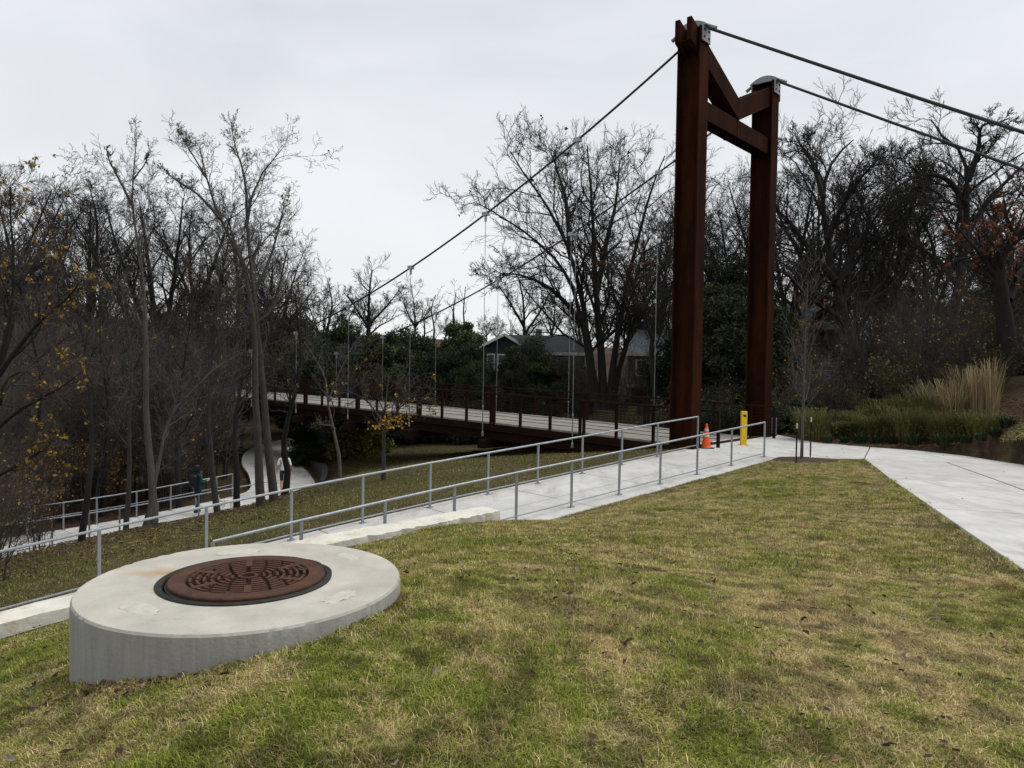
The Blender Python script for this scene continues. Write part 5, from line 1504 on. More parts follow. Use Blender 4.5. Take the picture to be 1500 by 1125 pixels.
# ------------------------------------------------------------------ houses
def roof_quad(mb, p, th=.12):
    P_ = [Vector(q) for q in p]; d = Vector((0, 0, -th))
    mb.hexa([P_[0] + d, P_[1] + d, P_[2] + d, P_[3] + d] + P_) if len(P_) == 4 else None
    return mb
def window(parent, x0, x1, y, z0, z1, f=.09, face=-1, m='white'):
    """window in a wall facing -y; frame bars, pane, sash"""
    w_ = MB().box(x0, x1, y - .05, y + .01, z0, z0 + f).box(x0, x1, y - .05, y + .01, z1 - f, z1).box(x0, x0 + f, y - .05, y + .01, z0 + f, z1 - f).box(x1 - f, x1, y - .05, y + .01, z0 + f, z1 - f).build('window_frame', MT[m], parent)
    MB().box(x0 + f, x1 - f, y - .022, y + .005, z0 + f, z1 - f).build('pane', MT['glass'], w_)
    MB().box(x0 + f, x1 - f, y - .04, y - .0225, (z0 + z1) / 2 - .02, (z0 + z1) / 2 + .02).build('sash_bar', MT[m], w_)
def siding(parent, x0, x1, y, z0, z1, m, pitch=.30, clip=None):
    """lap boards on a wall facing -y"""
    z = z0
    while z < z1 - .02:
        zz = min(z + pitch, z1)
        a, b = (x0, x1) if clip is None else clip((z + zz) / 2)
        if b - a > .1:
            MB().hexa([(a, y - .035, z), (b, y - .035, z), (b, y + .02, z), (a, y + .02, z), (a, y - .012, zz - .004), (b, y - .012, zz - .004), (b, y + .02, zz - .004), (a, y + .02, zz - .004)]).build('siding_board', m, parent)
        z = zz
Yh = 48.0
h1 = empty('house', (0, 0, 0))
zb = -1.6; ap = Vector((-.53, Yh, 3.48)); le = (-3.85, 1.70); re = (1.05, 2.50)
# gable wing
def gclip(z):
    a = le[0] if z < le[1] else le[0] + (ap.x - le[0]) * (z - le[1]) / (ap.z - le[1])
    b = re[0] if z < re[1] else re[0] + (ap.x - re[0]) * (z - re[1]) / (ap.z - re[1])
    return a + .12, b - .05
gw = MB(); gp = [(le[0] + .1, zb), (re[0] - .03, zb), (re[0] - .03, re[1] - .05), (ap.x, ap.z - .12), (le[0] + .1, le[1] - .05)]
gw.add([(x, Yh + .02, z) for x, z in gp] + [(x, Yh + 9, z) for x, z in gp], [tuple(range(5)), tuple(range(9, 4, -1))] + [(i, (i + 1) % 5, 5 + (i + 1) % 5, 5 + i) for i in range(5)])
gw.build('wall', MT['blue_wall'], h1)
siding(h1, 0, 0, Yh, zb, ap.z - .2, MT['blue_wall'], .30, gclip)
MB().box(1.03, 4.75, Yh + .55, Yh + 8.5, zb, 2.42).build('wall', MT['blue_wall'], h1)
siding(h1, 1.1, 4.75, Yh + .53, zb, 2.35, MT['blue_wall'], .30)
rf = MB(); roof_quad(rf, [(le[0] - .35, Yh - .35, le[1] - .16), (ap.x, Yh - .35, ap.z + .05), (ap.x, Yh + 9.2, ap.z + .05), (le[0] - .35, Yh + 9.2, le[1] - .16)])
rf.build('roof', MT['roof'], h1)
rf = MB(); roof_quad(rf, [(ap.x + .004, Yh - .35, ap.z + .05), (re[0] + .3, Yh - .35, re[1] - .13), (re[0] + .3, Yh + 9.2, re[1] - .13), (ap.x + .004, Yh + 9.2, ap.z + .05)])
rf.build('roof', MT['roof'], h1)
rf = MB(); roof_quad(rf, [(.0, Yh + .1, 2.36), (5.05, Yh + .1, 2.36), (4.1, Yh + 4.5, 3.62), (-.3, Yh + 4.5, 3.62)])
rf.build('roof', MT['roof'], h1)
for a, b in (((le[0] - .4, le[1] - .20), (ap.x, ap.z - .02)), ((ap.x, ap.z - .02), (re[0] + .34, re[1] - .18))):
    MB().bar((a[0], Yh - .38, a[1]), (b[0], Yh - .38, b[1]), .05, .17).build('barge_board', MT['white'], h1)
MB().box(1.1, 5.05, Yh + .05, Yh + .095, 2.17, 2.37).build('fascia', MT['white'], h1)
window(h1, -1.65, -1.12, Yh - .04, 1.03, 2.22); window(h1, -.98, -.10, Yh - .04, .98, 2.20); window(h1, .10, .45, Yh - .04, 1.1, 2.1)
window(h1, -1.1, .1, Yh - .04, -1.3, -.3); window(h1, 2.9, 3.65, Yh + .49, 1.55, 2.05, .07)
MB().box(1.6, 2.0, Yh + 3, Yh + 3.4, 2.9, 4.0).build('chimney', MT['tan_wall'], h1)
tag(h1, 'dark blue-grey house with white window frames and gable trim beyond the bridge', 'house')

h2 = empty('house', (0, 0, 0)); Y2 = 47
xa, xb = px_x(925, Y2), px_x(1035, Y2)
MB().box(xa, xb, Y2 + 1.6, Y2 + 8, -1.4, 2.5).build('wall', MT['tan_wall'], h2)
siding(h2, xa, xb, Y2 + 1.58, -1.4, 2.45, MT['tan_wall'], .30)
rf = MB(); roof_quad(rf, [(xa - .4, Y2 + 1.2, 2.42), (xb + .4, Y2 + 1.2, 2.42), (xb - 1.2, Y2 + 5, 4.1), (xa + 1.2, Y2 + 5, 4.1)]); rf.build('roof', MT['metal_roof'], h2)
MB().box(xa - .4, xb + .4, Y2 + 1.15, Y2 + 1.19, 2.22, 2.44).build('fascia', MT['white'], h2)
window(h2, xa + .5, xa + 1.4, Y2 + 1.54, .9, 2.0); window(h2, xa + 2.2, xa + 3.2, Y2 + 1.54, .6, 2.1)
MB().box(xa - .2, xb - 1, Y2 - .4, Y2 + 1.55, .18, .34).build('deck_floor', MT['wood'], h2)
for x in (xa - .1, xa + 1.0, xa + 2.0, xa + 3.0): MB().box(x - .06, x + .06, Y2 - .35, Y2 - .23, -1.8, 1.15).build('deck_post', MT['wood'], h2)
MB().box(xa - .2, xb - 1, Y2 - .37, Y2 - .30, 1.152, 1.22).build('deck_rail', MT['wood'], h2)
for x in np.arange(xa, xb - 1.1, .16): MB().box(x - .018, x + .018, Y2 - .21, Y2 - .17, .345, 1.15).build('baluster', MT['wood'], h2)
lt = MB()
lx0, lx1 = xa + 1.95, xa + 3.1
for k in np.arange(-1.6, 1.2, .16):
    for sgn in (1, -1):
        pts_ = []
        for t_ in np.linspace(0, 1.6, 40):
            x = lx0 + k + t_ if sgn > 0 else lx1 - k - t_
            if lx0 <= x <= lx1: pts_.append((x, Y2 - .30 - .012 * sgn, -1.45 + t_))
        if len(pts_) > 2: lt.bar(pts_[0], pts_[-1], .03, .045, (0, 1, 0))
lt.build('lattice_panel', MT['white'], h2)
tag(h2, 'tan house with grey metal roof, wooden deck and white lattice left of the tower', 'house')

h3 = empty('house', (0, 0, 0)); Y3 = 42
xa, xb = px_x(1165, Y3), px_x(1260, Y3)
MB().box(xa, xb, Y3 + 1, Y3 + 7, -1, 3.9).build('wall', MT['grey_wall'], h3)
siding(h3, xa, xb, Y3 + .98, -1, 3.85, MT['grey_wall'], .32)
rf = MB(); roof_quad(rf, [(xa - .4, Y3 + .5, 3.85), (xb + .4, Y3 + .5, 3.85), (xb - .8, Y3 + 4, 5.6), (xa + .8, Y3 + 4, 5.6)]); rf.build('roof', MT['metal_roof'], h3)
window(h3, xa + .6, xa + 1.5, Y3 + .94, 1.7, 3.0); window(h3, xa + 2.2, xa + 3.0, Y3 + .94, 1.7, 3.0); window(h3, xa + .7, xa + 1.6, Y3 + .94, -.5, .9)
MB().box(xa + .1, xb - .8, Y3 - .9, Y3 + .95, .78, .98).build('balcony_floor', MT['grey_wall'], h3)
for x in np.arange(xa + .2, xb - .8, .9): MB().box(x - .05, x + .05, Y3 - .88, Y3 - .78, .985, 1.85).build('balcony_post', MT['white'], h3)
for z in (1.2, 1.45, 1.852): MB().box(xa + .1, xb - .8, Y3 - .86, Y3 - .80, z, z + .05).build('balcony_rail', MT['white'], h3)
for x in (xa + .3, xb - 1.1): MB().box(x - .07, x + .07, Y3 - .8, Y3 - .66, -1.2, .775).build('porch_post', MT['white'], h3)
for i in range(4): MB().box(xa + 1.2, xa + 2.4, Y3 - 1.3 - .28 * i, Y3 - 1.0 - .28 * i, -.3 - .2 * i, -.22 - .2 * i).build('porch_step', MT['white'], h3)
tag(h3, 'pale grey house with balcony half hidden by trees right of the tower', 'house')

# ------------------------------------------------------------------ people and dog
def skin_mesh(name, nodes, edges, root, sub=2):
    names = list(nodes); idx = {k: i for i, k in enumerate(names)}
    me = bpy.data.meshes.new(name); me.from_pydata([nodes[k][0] for k in names], [(idx[a], idx[b]) for a, b in edges], [])
    ob = bpy.data.objects.new(name, me); COL.objects.link(ob)
    md = ob.modifiers.new('s', 'SKIN'); md.use_smooth_shade = True; md.branch_smoothing = .4
    for i, k in enumerate(names):
        r = nodes[k][1]; r = r if isinstance(r, tuple) else (r, r)
        me.skin_vertices[0].data[i].radius = r; me.skin_vertices[0].data[i].use_root = (k == root)
    sb = ob.modifiers.new('u', 'SUBSURF'); sb.levels = sub; sb.render_levels = sub
    dg = bpy.context.evaluated_depsgraph_get(); dg.update()
    m2 = bpy.data.meshes.new_from_object(ob.evaluated_get(dg))
    bpy.data.objects.remove(ob); bpy.data.meshes.remove(me)
    m2.name = name; m2.polygons.foreach_set('use_smooth', [True] * len(m2.polygons))
    return m2
def person_mesh(pose):
    n = {}
    P_ = pose
    n['pel'] = ((0, 0, .95), (.145, .115)); n['wst'] = ((0, 0, 1.08), (.135, .105)); n['chs'] = ((0, .01, 1.28), (.165, .12)); n['shd'] = ((0, .0, 1.40), (.12, .09))
    n['nck'] = ((0, 0, 1.49), (.052, .052)); n['jaw'] = ((0, .02, 1.565), (.068, .075)); n['hed'] = ((0, .0, 1.645), (.085, .098)); n['crn'] = ((0, -.005, 1.715), (.055, .065))
    e = [('pel', 'wst'), ('wst', 'chs'), ('chs', 'shd'), ('shd', 'nck'), ('nck', 'jaw'), ('jaw', 'hed'), ('hed', 'crn')]
    for s_, sd_ in (('l', -1), ('r', 1)):
        n['sh' + s_] = ((sd_ * .185, 0, 1.39), (.062, .062)); n['el' + s_] = (P_['el' + s_], (.047, .047)); n['wr' + s_] = (P_['wr' + s_], (.033, .033)); 
        w_ = Vector(P_['wr' + s_]); d = (w_ - Vector(P_['el' + s_])).normalized()
        n['hd' + s_] = (tuple(w_ + d * .07), (.036, .022))
        e += [('shd', 'sh' + s_), ('sh' + s_, 'el' + s_), ('el' + s_, 'wr' + s_), ('wr' + s_, 'hd' + s_)]
        lat = Vector((sd_, 0, 0)); lat = (lat - d * lat.dot(d)).normalized(); fw = d.cross(lat)
        for j in range(4):
            b = w_ + d * .10 + fw * (.028 - .018 * j)
            ln = [.060, .070, .066, .050][j]
            n['f%d%s' % (j, s_)] = (tuple(b), (.0105, .0105)); n['g%d%s' % (j, s_)] = (tuple(b + d * ln * .6 - lat * .012), (.009, .009)); n['h%d%s' % (j, s_)] = (tuple(b + d * ln - lat * .034), (.0075, .0075))
            e += [('hd' + s_, 'f%d%s' % (j, s_)), ('f%d%s' % (j, s_), 'g%d%s' % (j, s_)), ('g%d%s' % (j, s_), 'h%d%s' % (j, s_))]
        t0 = w_ + d * .045 + fw * .042; n['t0' + s_] = (tuple(t0), (.012, .012)); n['t1' + s_] = (tuple(t0 + d * .045 + fw * .018 - lat * .012), (.0095, .0095))
        e += [('wr' + s_, 't0' + s_), ('t0' + s_, 't1' + s_)]
        n['hp' + s_] = ((sd_ * .095, 0, .90), (.095, .10)); n['kn' + s_] = (P_['kn' + s_], (.062, .066)); n['cf' + s_] = (tuple(Vector(P_['kn' + s_]) * .62 + Vector(P_['an' + s_]) * .38), (.056, .062)); n['an' + s_] = (P_['an' + s_], (.042, .045))
        a = Vector(P_['an' + s_]); n['he' + s_] = (tuple(a + Vector((0, -.035, -.045))), (.04, .038)); n['to' + s_] = (tuple(a + Vector((sd_ * .015, .15, -.05))), (.042, .03))
        e += [('pel', 'hp' + s_), ('hp' + s_, 'kn' + s_), ('kn' + s_, 'cf' + s_), ('cf' + s_, 'an' + s_), ('an' + s_, 'he' + s_), ('an' + s_, 'to' + s_)]
    return skin_mesh('body', n, e, 'pel')
def assign(me, mats, fn):
    for m in mats: me.materials.append(m)
    for p in me.polygons: p.material_index = fn(p.center)
def face_bits(parent):
    for sx in (-1, 1):
        MB().lathe([(.0, -.004), (.011, -.002), (.011, .002), (.0, .004)], 8).build('eye', MT['black'], parent).location = (sx * .032, .094, 1.652)
        MB().tube([(sx * .088, .0, 1.67), (sx * .096, -.006, 1.645), (sx * .088, -.002, 1.61)], [.008, .014, .007], 6).build('ear', MT['skin'], parent)
    MB().tube([(0, .092, 1.655), (0, .112, 1.622), (0, .098, 1.614)], [.008, .014, .010], 6).build('nose', MT['skin'], parent)
    MB().tube([(-.025, .082, 1.578), (0, .090, 1.576), (.025, .082, 1.578)], .006, 6).build('mouth', MT['skin'], parent)

pw = at(289, 752, 26.4)
p1 = empty('person', (pw.x, pw.y, -3.97), math.radians(-28))
me = person_mesh({'ell': (-.25, -.05, 1.12), 'wrl': (-.26, .04, .90), 'elr': (.26, -.03, 1.14), 'wrr': (.24, .20, 1.18), 'knl': (-.10, .12, .50), 'anl': (-.10, .10, .095), 'knr': (.10, .03, .50), 'anr': (.10, -.20, .115)})
assign(me, [MT['teal'], MT['jeans'], MT['skin'], MT['black']], lambda c: 3 if c.z < .085 else 1 if c.z < .93 and abs(c.x) < .2 else 2 if c.z > 1.49 or (abs(c.x) > .2 and (c.z < .90 or c.y > .20)) else 0)
link('body', me, None, p1)
MB().lathe([(.098, 1.50), (.112, 1.56), (.112, 1.66), (.095, 1.725), (.05, 1.752), (.0, 1.757)], 20, c=(0, -.022, 0)).build('hair', MT['hair'], p1)
face_bits(p1)
bpck = MB().box(-.15, .15, -.27, -.10, .98, 1.42).build('backpack', MT['black'], p1, bevel=.05)
for sx in (-1, 1): MB().tube([(sx * .10, -.12, 1.38), (sx * .11, -.02, 1.475), (sx * .12, .11, 1.38), (sx * .13, .10, 1.2), (sx * .14, -.10, 1.05)], .016, 6).build('strap', MT['black'], bpck)
MB().box(-.10, .10, -.295, -.2705, 1.02, 1.2).build('pocket', MT['black'], bpck, bevel=.01)
tag(p1, 'person in teal jacket and navy trousers with black backpack walking the trail', 'person')

pw2 = at(416, 722, 30.2)
p2 = empty('person', (pw2.x, pw2.y, -3.86), math.radians(20))
me = person_mesh({'ell': (-.25, -.06, 1.13), 'wrl': (-.28, .10, .98), 'elr': (.26, -.08, 1.13), 'wrr': (.28, .06, .96), 'knl': (-.10, .02, .50), 'anl': (-.10, -.16, .11), 'knr': (.10, .12, .50), 'anr': (.10, .10, .095)})
assign(me, [MT['shirt'], MT['shorts'], MT['skin'], MT['black']], lambda c: 3 if c.z < .085 else 1 if .52 < c.z < .95 and abs(c.x) < .2 else 2 if c.z > 1.49 or c.z < .53 or (abs(c.x) > .2 and c.z < 1.16) else 0)
link('body', me, None, p2)
MB().lathe([(.098, 1.58), (.106, 1.66), (.09, 1.725), (.05, 1.75), (.0, 1.755)], 20, c=(0, -.015, 0)).build('hair', MT['hair'], p2)
face_bits(p2)
tag(p2, 'person in white shirt and dark shorts at the trail bend, half hidden by trunks', 'person')

dp = at(333, 748, 27.0); dz_ = -3.93
dog = empty('dog', (dp.x, dp.y, dz_), math.radians(-55))
n = {'rump': ((0, -.20, .33), (.085, .085)), 'loin': ((0, -.08, .33), (.075, .075)), 'chest': ((0, .12, .32), (.085, .105)), 'wth': ((0, .19, .36), (.07, .085)), 'nck': ((0, .25, .44), (.055, .055)), 'hed': ((0, .31, .50), (.058, .055)), 'muz': ((0, .39, .48), (.03, .028)), 'nose': ((0, .42, .475), (.02, .018)),
     'tl1': ((0, -.28, .40), (.022, .022)), 'tl2': ((0, -.32, .50), (.018, .018)), 'tl3': ((0, -.29, .57), (.012, .012))}
e = [('rump', 'loin'), ('loin', 'chest'), ('chest', 'wth'), ('wth', 'nck'), ('nck', 'hed'), ('hed', 'muz'), ('muz', 'nose'), ('rump', 'tl1'), ('tl1', 'tl2'), ('tl2', 'tl3')]
for s_, sx in (('l', -1), ('r', 1)):
    ph = .04 * sx
    n['st' + s_] = ((sx * .055, -.19 + ph * .3, .27), (.05, .055)); n['kn' + s_] = ((sx * .06, -.13 + ph, .19), (.034, .036)); n['hk' + s_] = ((sx * .06, -.23 + ph, .11), (.021, .021)); n['bp' + s_] = ((sx * .06, -.20 + ph, .022), (.022, .02)); n['bt' + s_] = ((sx * .06, -.165 + ph, .017), (.02, .015))
    n['sl' + s_] = ((sx * .055, .15 - ph * .3, .24), (.042, .045)); n['eb' + s_] = ((sx * .057, .13 - ph, .17), (.028, .028)); n['wr' + s_] = ((sx * .057, .16 - ph, .09), (.021, .021)); n['fp' + s_] = ((sx * .057, .155 - ph, .022), (.022, .02)); n['ft' + s_] = ((sx * .057, .19 - ph, .017), (.02, .015))
    n['er' + s_] = ((sx * .045, .285, .555), (.018, .014)); n['et' + s_] = ((sx * .075, .285, .50), (.02, .01))
    e += [('rump', 'st' + s_), ('st' + s_, 'kn' + s_), ('kn' + s_, 'hk' + s_), ('hk' + s_, 'bp' + s_), ('bp' + s_, 'bt' + s_), ('chest', 'sl' + s_), ('sl' + s_, 'eb' + s_), ('eb' + s_, 'wr' + s_), ('wr' + s_, 'fp' + s_), ('fp' + s_, 'ft' + s_), ('hed', 'er' + s_), ('er' + s_, 'et' + s_)]
dm = skin_mesh('body', n, e, 'loin'); link('body', dm, MT['fur'], dog)
MB().lathe([(.0, .438), (.013, .434), (.0, .43)], 8).build('nose_tip', MT['black'], dog).location = (0, 0, 0)
dog.children[-1].location = (0, .432, .04)
MB().lathe([(.062, -.012), (.062, .012)], 16).build('collar', MT['black'], dog).location = (0, .25, .44)
tag(dog, 'small white dog on a leash walking ahead of the person in teal', 'dog')
bpy.context.view_layer.update()
hw = p1.matrix_world @ Vector((.235, .27, 1.19)); cw = dog.matrix_world @ Vector((0, .24, .50))
mid = (hw + cw) / 2 - Vector((0, 0, .22))
ls = MB().tube([hw, (hw + mid) / 2 - Vector((0, 0, .03)), mid, (cw + mid) / 2 - Vector((0, 0, .02)), cw], .011, 6).build('leash', MT['black'])
tag(ls, 'black leash sagging between the teal-jacketed person and the white dog', 'leash')

# ------------------------------------------------------------------ grass, litter
def scatter(n, xr, yr, dens):
    x = xr[0] + (xr[1] - xr[0]) * rng.random(n); y = yr[0] + (yr[1] - yr[0]) * rng.random(n)
    keep = rng.random(n) < dens(x, y)
    return x[keep], y[keep]
def vnoise(x, y, s, seed):
    """cheap value noise"""
    g = np.random.default_rng(seed).random((64, 64))
    u = x / s; v = y / s; i = np.floor(u).astype(int); j = np.floor(v).astype(int); a = u - i; b = v - j
    a = a * a * (3 - 2 * a); b = b * b * (3 - 2 * b)
    G = lambda p, q: g[p % 64, q % 64]
    return (G(i, j) * (1 - a) + G(i + 1, j) * a) * (1 - b) + (G(i, j + 1) * (1 - a) + G(i + 1, j + 1) * a) * b
def lawn_mask(x, y):
    k, q = ramp_kq(x, y)
    bad = in_poly(x, y, PATH_POLY) | in_poly(x, y, PLAZA) | (np.hypot(x - SC.x, y - SC.y) < SR + .015)
    edge = np.where(k > RLEN, -1.02, -.40)
    return (~bad) & ((q < edge + .05 * np.sin(9 * k)) | (k < -.1)) & (y < 19.6)
def ground_z(x, y):
    z = height(x, y)
    pd_ = dist_poly_inside(x, y, PATH_POLY); pl_ = dist_poly_inside(x, y, PLAZA)
    z = np.where(pd_ < .3, np.minimum(z, path_z(x, y) - .012), z); z = np.where(pl_ < .3, np.minimum(z, -.782), z)
    return z
def blades(x, y, z, L_, W_, col, tilt=.9, two=True):
    n = len(x)
    a = rng.random(n) * 6.28; tl = tilt * (.25 + rng.random(n)); tl = np.clip(tl, 0, 1.4)
    d = np.stack([np.cos(a), np.sin(a), np.zeros(n)], -1); sd_ = np.stack([-np.sin(a), np.cos(a), np.zeros(n)], -1)
    b = np.stack([x, y, z - .004], -1)
    up = np.array([0, 0, 1.0])
    L_ = L_ * (.45 + 1.1 * rng.random(n)) * (.6 + .8 * vnoise(x + 40, y + 40, .22, 21))
    tip = b + d * (L_ * np.sin(tl))[:, None] + up * (L_ * np.cos(tl) * .85)[:, None]
    w_ = (W_ * (.7 + .6 * rng.random(n)))[:, None] * sd_
    if two:
        m = b + d * (L_ * np.sin(tl * .6) * .55)[:, None] + up * (L_ * np.cos(tl * .6) * .55)[:, None]
        v = np.stack([b - w_, b + w_, m + w_ * .8, m - w_ * .8, tip], 1).reshape(-1, 3)
        k = np.arange(n)[:, None] * 5
        return v, k + np.array([[0, 1, 2, 3]]), k + np.array([[3, 2, 4]]), np.repeat(col, 5, 0)
    v = np.stack([b - w_, b + w_, tip], 1).reshape(-1, 3)
    return v, None, np.arange(n)[:, None] * 3 + np.array([[0, 1, 2]]), np.repeat(col, 3, 0)
G_ = np.array([(.13, .155, .026), (.17, .18, .036), (.10, .125, .024), (.22, .205, .05)])
St = np.array([(.42, .335, .155), (.34, .27, .12), (.52, .43, .22), (.25, .19, .09)])
def grass_col(x, y, bias=0.0):
    n1 = vnoise(x + 50, y + 50, 1.3, 1) * .5 + vnoise(x + 50, y + 50, .45, 2) * .3 + vnoise(x + 50, y + 50, 3.5, 3) * .35
    dry = np.clip((n1 - .46 + bias) * 3.0 + .18 * rng.normal(size=len(x)), .04, .93)
    isdry = rng.random(len(x)) < dry
    g = G_[rng.integers(0, 4, len(x))]; s_ = St[rng.integers(0, 4, len(x))]
    c = np.where(isdry[:, None], s_, g)
    c = c * (.62 + .62 * vnoise(x + 70, y + 20, .33, 31) + .2 * vnoise(x + 7, y + 2, 2.1, 33))[:, None]
    return c * (.75 + .5 * rng.random(len(x)))[:, None]
def infrustum(x, y, m=1.18): return (np.abs(x) < .69 * m * y + .9)
def rcol(n): return np.stack([rng.random(n), rng.random(n) ** 1.3, np.zeros(n)], -1)
def edge_dist(x, y):
    k, q = ramp_kq(x, y)
    d = np.minimum(dist_poly_inside(x, y, PATH_POLY), dist_poly_inside(x, y, PLAZA))
    d = np.minimum(d, np.abs(np.hypot(x - SC.x, y - SC.y) - SR))
    return np.minimum(d, np.where(k > RLEN, np.abs(q + 1.0), np.abs(q + .40)))
# turf tiles instanced over the lawn: one mesh holds the tiles and the points, geometry nodes put them together
def tile(R_, n, L_, W_, two):
    r = R_ * np.sqrt(rng.random(n)) * (1 + .12 * rng.normal(size=n)); a = rng.random(n) * 6.283
    x, y = r * np.cos(a), r * np.sin(a)
    cl = vnoise(x + 30 + R_, y + 30, R_ * .22, int(rng.integers(1, 999)))
    return blades(x, y, np.zeros(n), L_ * (.55 + .9 * cl), W_, rcol(n), 1.25, two)
SPACES = []
tiles = [tile(.19, 2600, .030, .0017, True), tile(.19, 2600, .026, .0017, True), tile(.19, 2600, .034, .0016, True), tile(.42, 2600, .036, .0042, False), tile(.42, 2600, .030, .0042, False)]
vs = []; qs = []; ts = []; cs = []; vid = []; b = 0
for i, (v, q, t, c) in enumerate(tiles):
    vs.append(v); cs.append(c); vid.append(np.full(len(v), i))
    if q is not None: qs.append(q + b)
    ts.append(t + b); b += len(v)
pts = []; rots = []; scs = []
from mathutils import Quaternion
for (y0, y1, sp_, R_, ids) in ((1.6, 6.2, .165, .19, (0, 1, 2)), (6.0, 19.7, .36, .42, (3, 4))):
    gx, gy = np.meshgrid(np.arange(-13, 15, sp_), np.arange(y0, y1, sp_))
    gx = (gx + rng.normal(size=gx.shape) * sp_ * .25).ravel(); gy = (gy + rng.normal(size=gy.shape) * sp_ * .25).ravel()
    k = infrustum(gx, gy, 1.25) & lawn_mask(gx, gy) & (edge_dist(gx, gy) > R_ * .85) & (vnoise(gx + 3, gy + 8, .42, 61) > .10)
    gx, gy = gx[k], gy[k]
    z = ground_z(gx, gy); e_ = .12
    nx_ = -(ground_z(gx + e_, gy) - ground_z(gx - e_, gy)) / (2 * e_); ny_ = -(ground_z(gx, gy + e_) - ground_z(gx, gy - e_)) / (2 * e_)
    hs_ = .45 + .75 * vnoise(gx + 40, gy + 40, .5, 21)
    for i in range(len(gx)):
        qn = Vector((0, 0, 1)).rotation_difference(Vector((nx_[i], ny_[i], 1)).normalized()) @ Quaternion((0, 0, 1), rng.random() * 6.283)
        rots.append(tuple(qn.to_euler())); s_ = .92 + .2 * rng.random(); scs.append((s_, s_, hs_[i]))
        pts.append((gx[i], gy[i], z[i])); vid.append(np.array([10 + ids[int(rng.integers(0, len(ids)))]]))
nbv = b
me = np_mesh('lawn_grass', np.concatenate(vs + [np.array(pts)]), np.concatenate(qs), np.concatenate(ts), col=np.concatenate(cs + [np.zeros((len(pts), 3))]))
at1 = me.attributes.new('vid', 'INT', 'POINT'); at1.data.foreach_set('value', np.concatenate(vid).astype(np.int32))
at2 = me.attributes.new('rot', 'FLOAT_VECTOR', 'POINT'); at2.data.foreach_set('vector', np.concatenate([np.zeros((nbv, 3)), np.array(rots)]).astype(np.float32).ravel())
at3 = me.attributes.new('scl', 'FLOAT_VECTOR', 'POINT'); at3.data.foreach_set('vector', np.concatenate([np.ones((nbv, 3)), np.array(scs)]).astype(np.float32).ravel())
lg = link('lawn_grass', me, MT['turf'])
tag(lg, 'short winter lawn grass, green and straw coloured', 'grass', kind='stuff')
ng = bpy.data.node_groups.new('turf', 'GeometryNodeTree'); ng.is_modifier = True
ng.interface.new_socket('Geometry', in_out='INPUT', socket_type='NodeSocketGeometry'); ng.interface.new_socket('Geometry', in_out='OUTPUT', socket_type='NodeSocketGeometry')
gi = ng.nodes.new('NodeGroupInput'); go = ng.nodes.new('NodeGroupOutput'); jn = ng.nodes.new('GeometryNodeJoinGeometry')
def named(nm, ty):
    q = ng.nodes.new('GeometryNodeInputNamedAttribute'); q.data_type = ty; q.inputs['Name'].default_value = nm; return q.outputs['Attribute']
va, ra, sa_ = named('vid', 'INT'), named('rot', 'FLOAT_VECTOR'), named('scl', 'FLOAT_VECTOR')
for i in range(len(tiles)):
    def pick(val):
        c_ = ng.nodes.new('FunctionNodeCompare'); c_.data_type = 'INT'; c_.operation = 'EQUAL'
        ii_ = [s for s in c_.inputs if s.type == 'INT']
        ng.links.new(va, ii_[0]); ii_[1].default_value = val
        s_ = ng.nodes.new('GeometryNodeSeparateGeometry'); s_.domain = 'POINT'
        ng.links.new(gi.outputs[0], s_.inputs['Geometry']); ng.links.new(c_.outputs[0], s_.inputs['Selection']); return s_.outputs['Selection']
    io = ng.nodes.new('GeometryNodeInstanceOnPoints')
    ng.links.new(pick(10 + i), io.inputs['Points']); ng.links.new(pick(i), io.inputs['Instance'])
    ng.links.new(ra, io.inputs['Rotation']); ng.links.new(sa_, io.inputs['Scale']); ng.links.new(io.outputs[0], jn.inputs[0])
ng.links.new(jn.outputs[0], go.inputs[0])
lg.modifiers.new('turf', 'NODES').node_group = ng
# the margins along paths and riser
vs = []; qs = []; ts = []; cs = []; b = 0
for (yr, xr, N_, L_, W_, two, bw) in (((1.7, 6.2), (-5.4, 5.4), 420000, .028, .0018, True, .22), ((6.2, 19.7), (-9, 14), 420000, .032, .0042, False, .42)):
    x, y = scatter(N_, xr, yr, lambda x, y: infrustum(x, y) & lawn_mask(x, y) & (edge_dist(x, y) < bw))
    kp = ~((np.hypot((x + 1.75) / .42, (y - 3.17) / .13) < 1) & (rng.random(len(x)) < .85))
    x, y = x[kp], y[kp]
    v, q, t, c = blades(x, y, ground_z(x, y), L_, W_, rcol(len(x)), 1.2, two)
    vs.append(v); cs.append(c)
    if q is not None: qs.append(q + b)
    ts.append(t + b); b += len(v)
tag(link('margin_grass', np_mesh('margin_grass', np.concatenate(vs), np.concatenate(qs), np.concatenate(ts), col=np.concatenate(cs)), MT['turf']), 'short lawn grass along the margins of paths and riser', 'grass', kind='stuff')
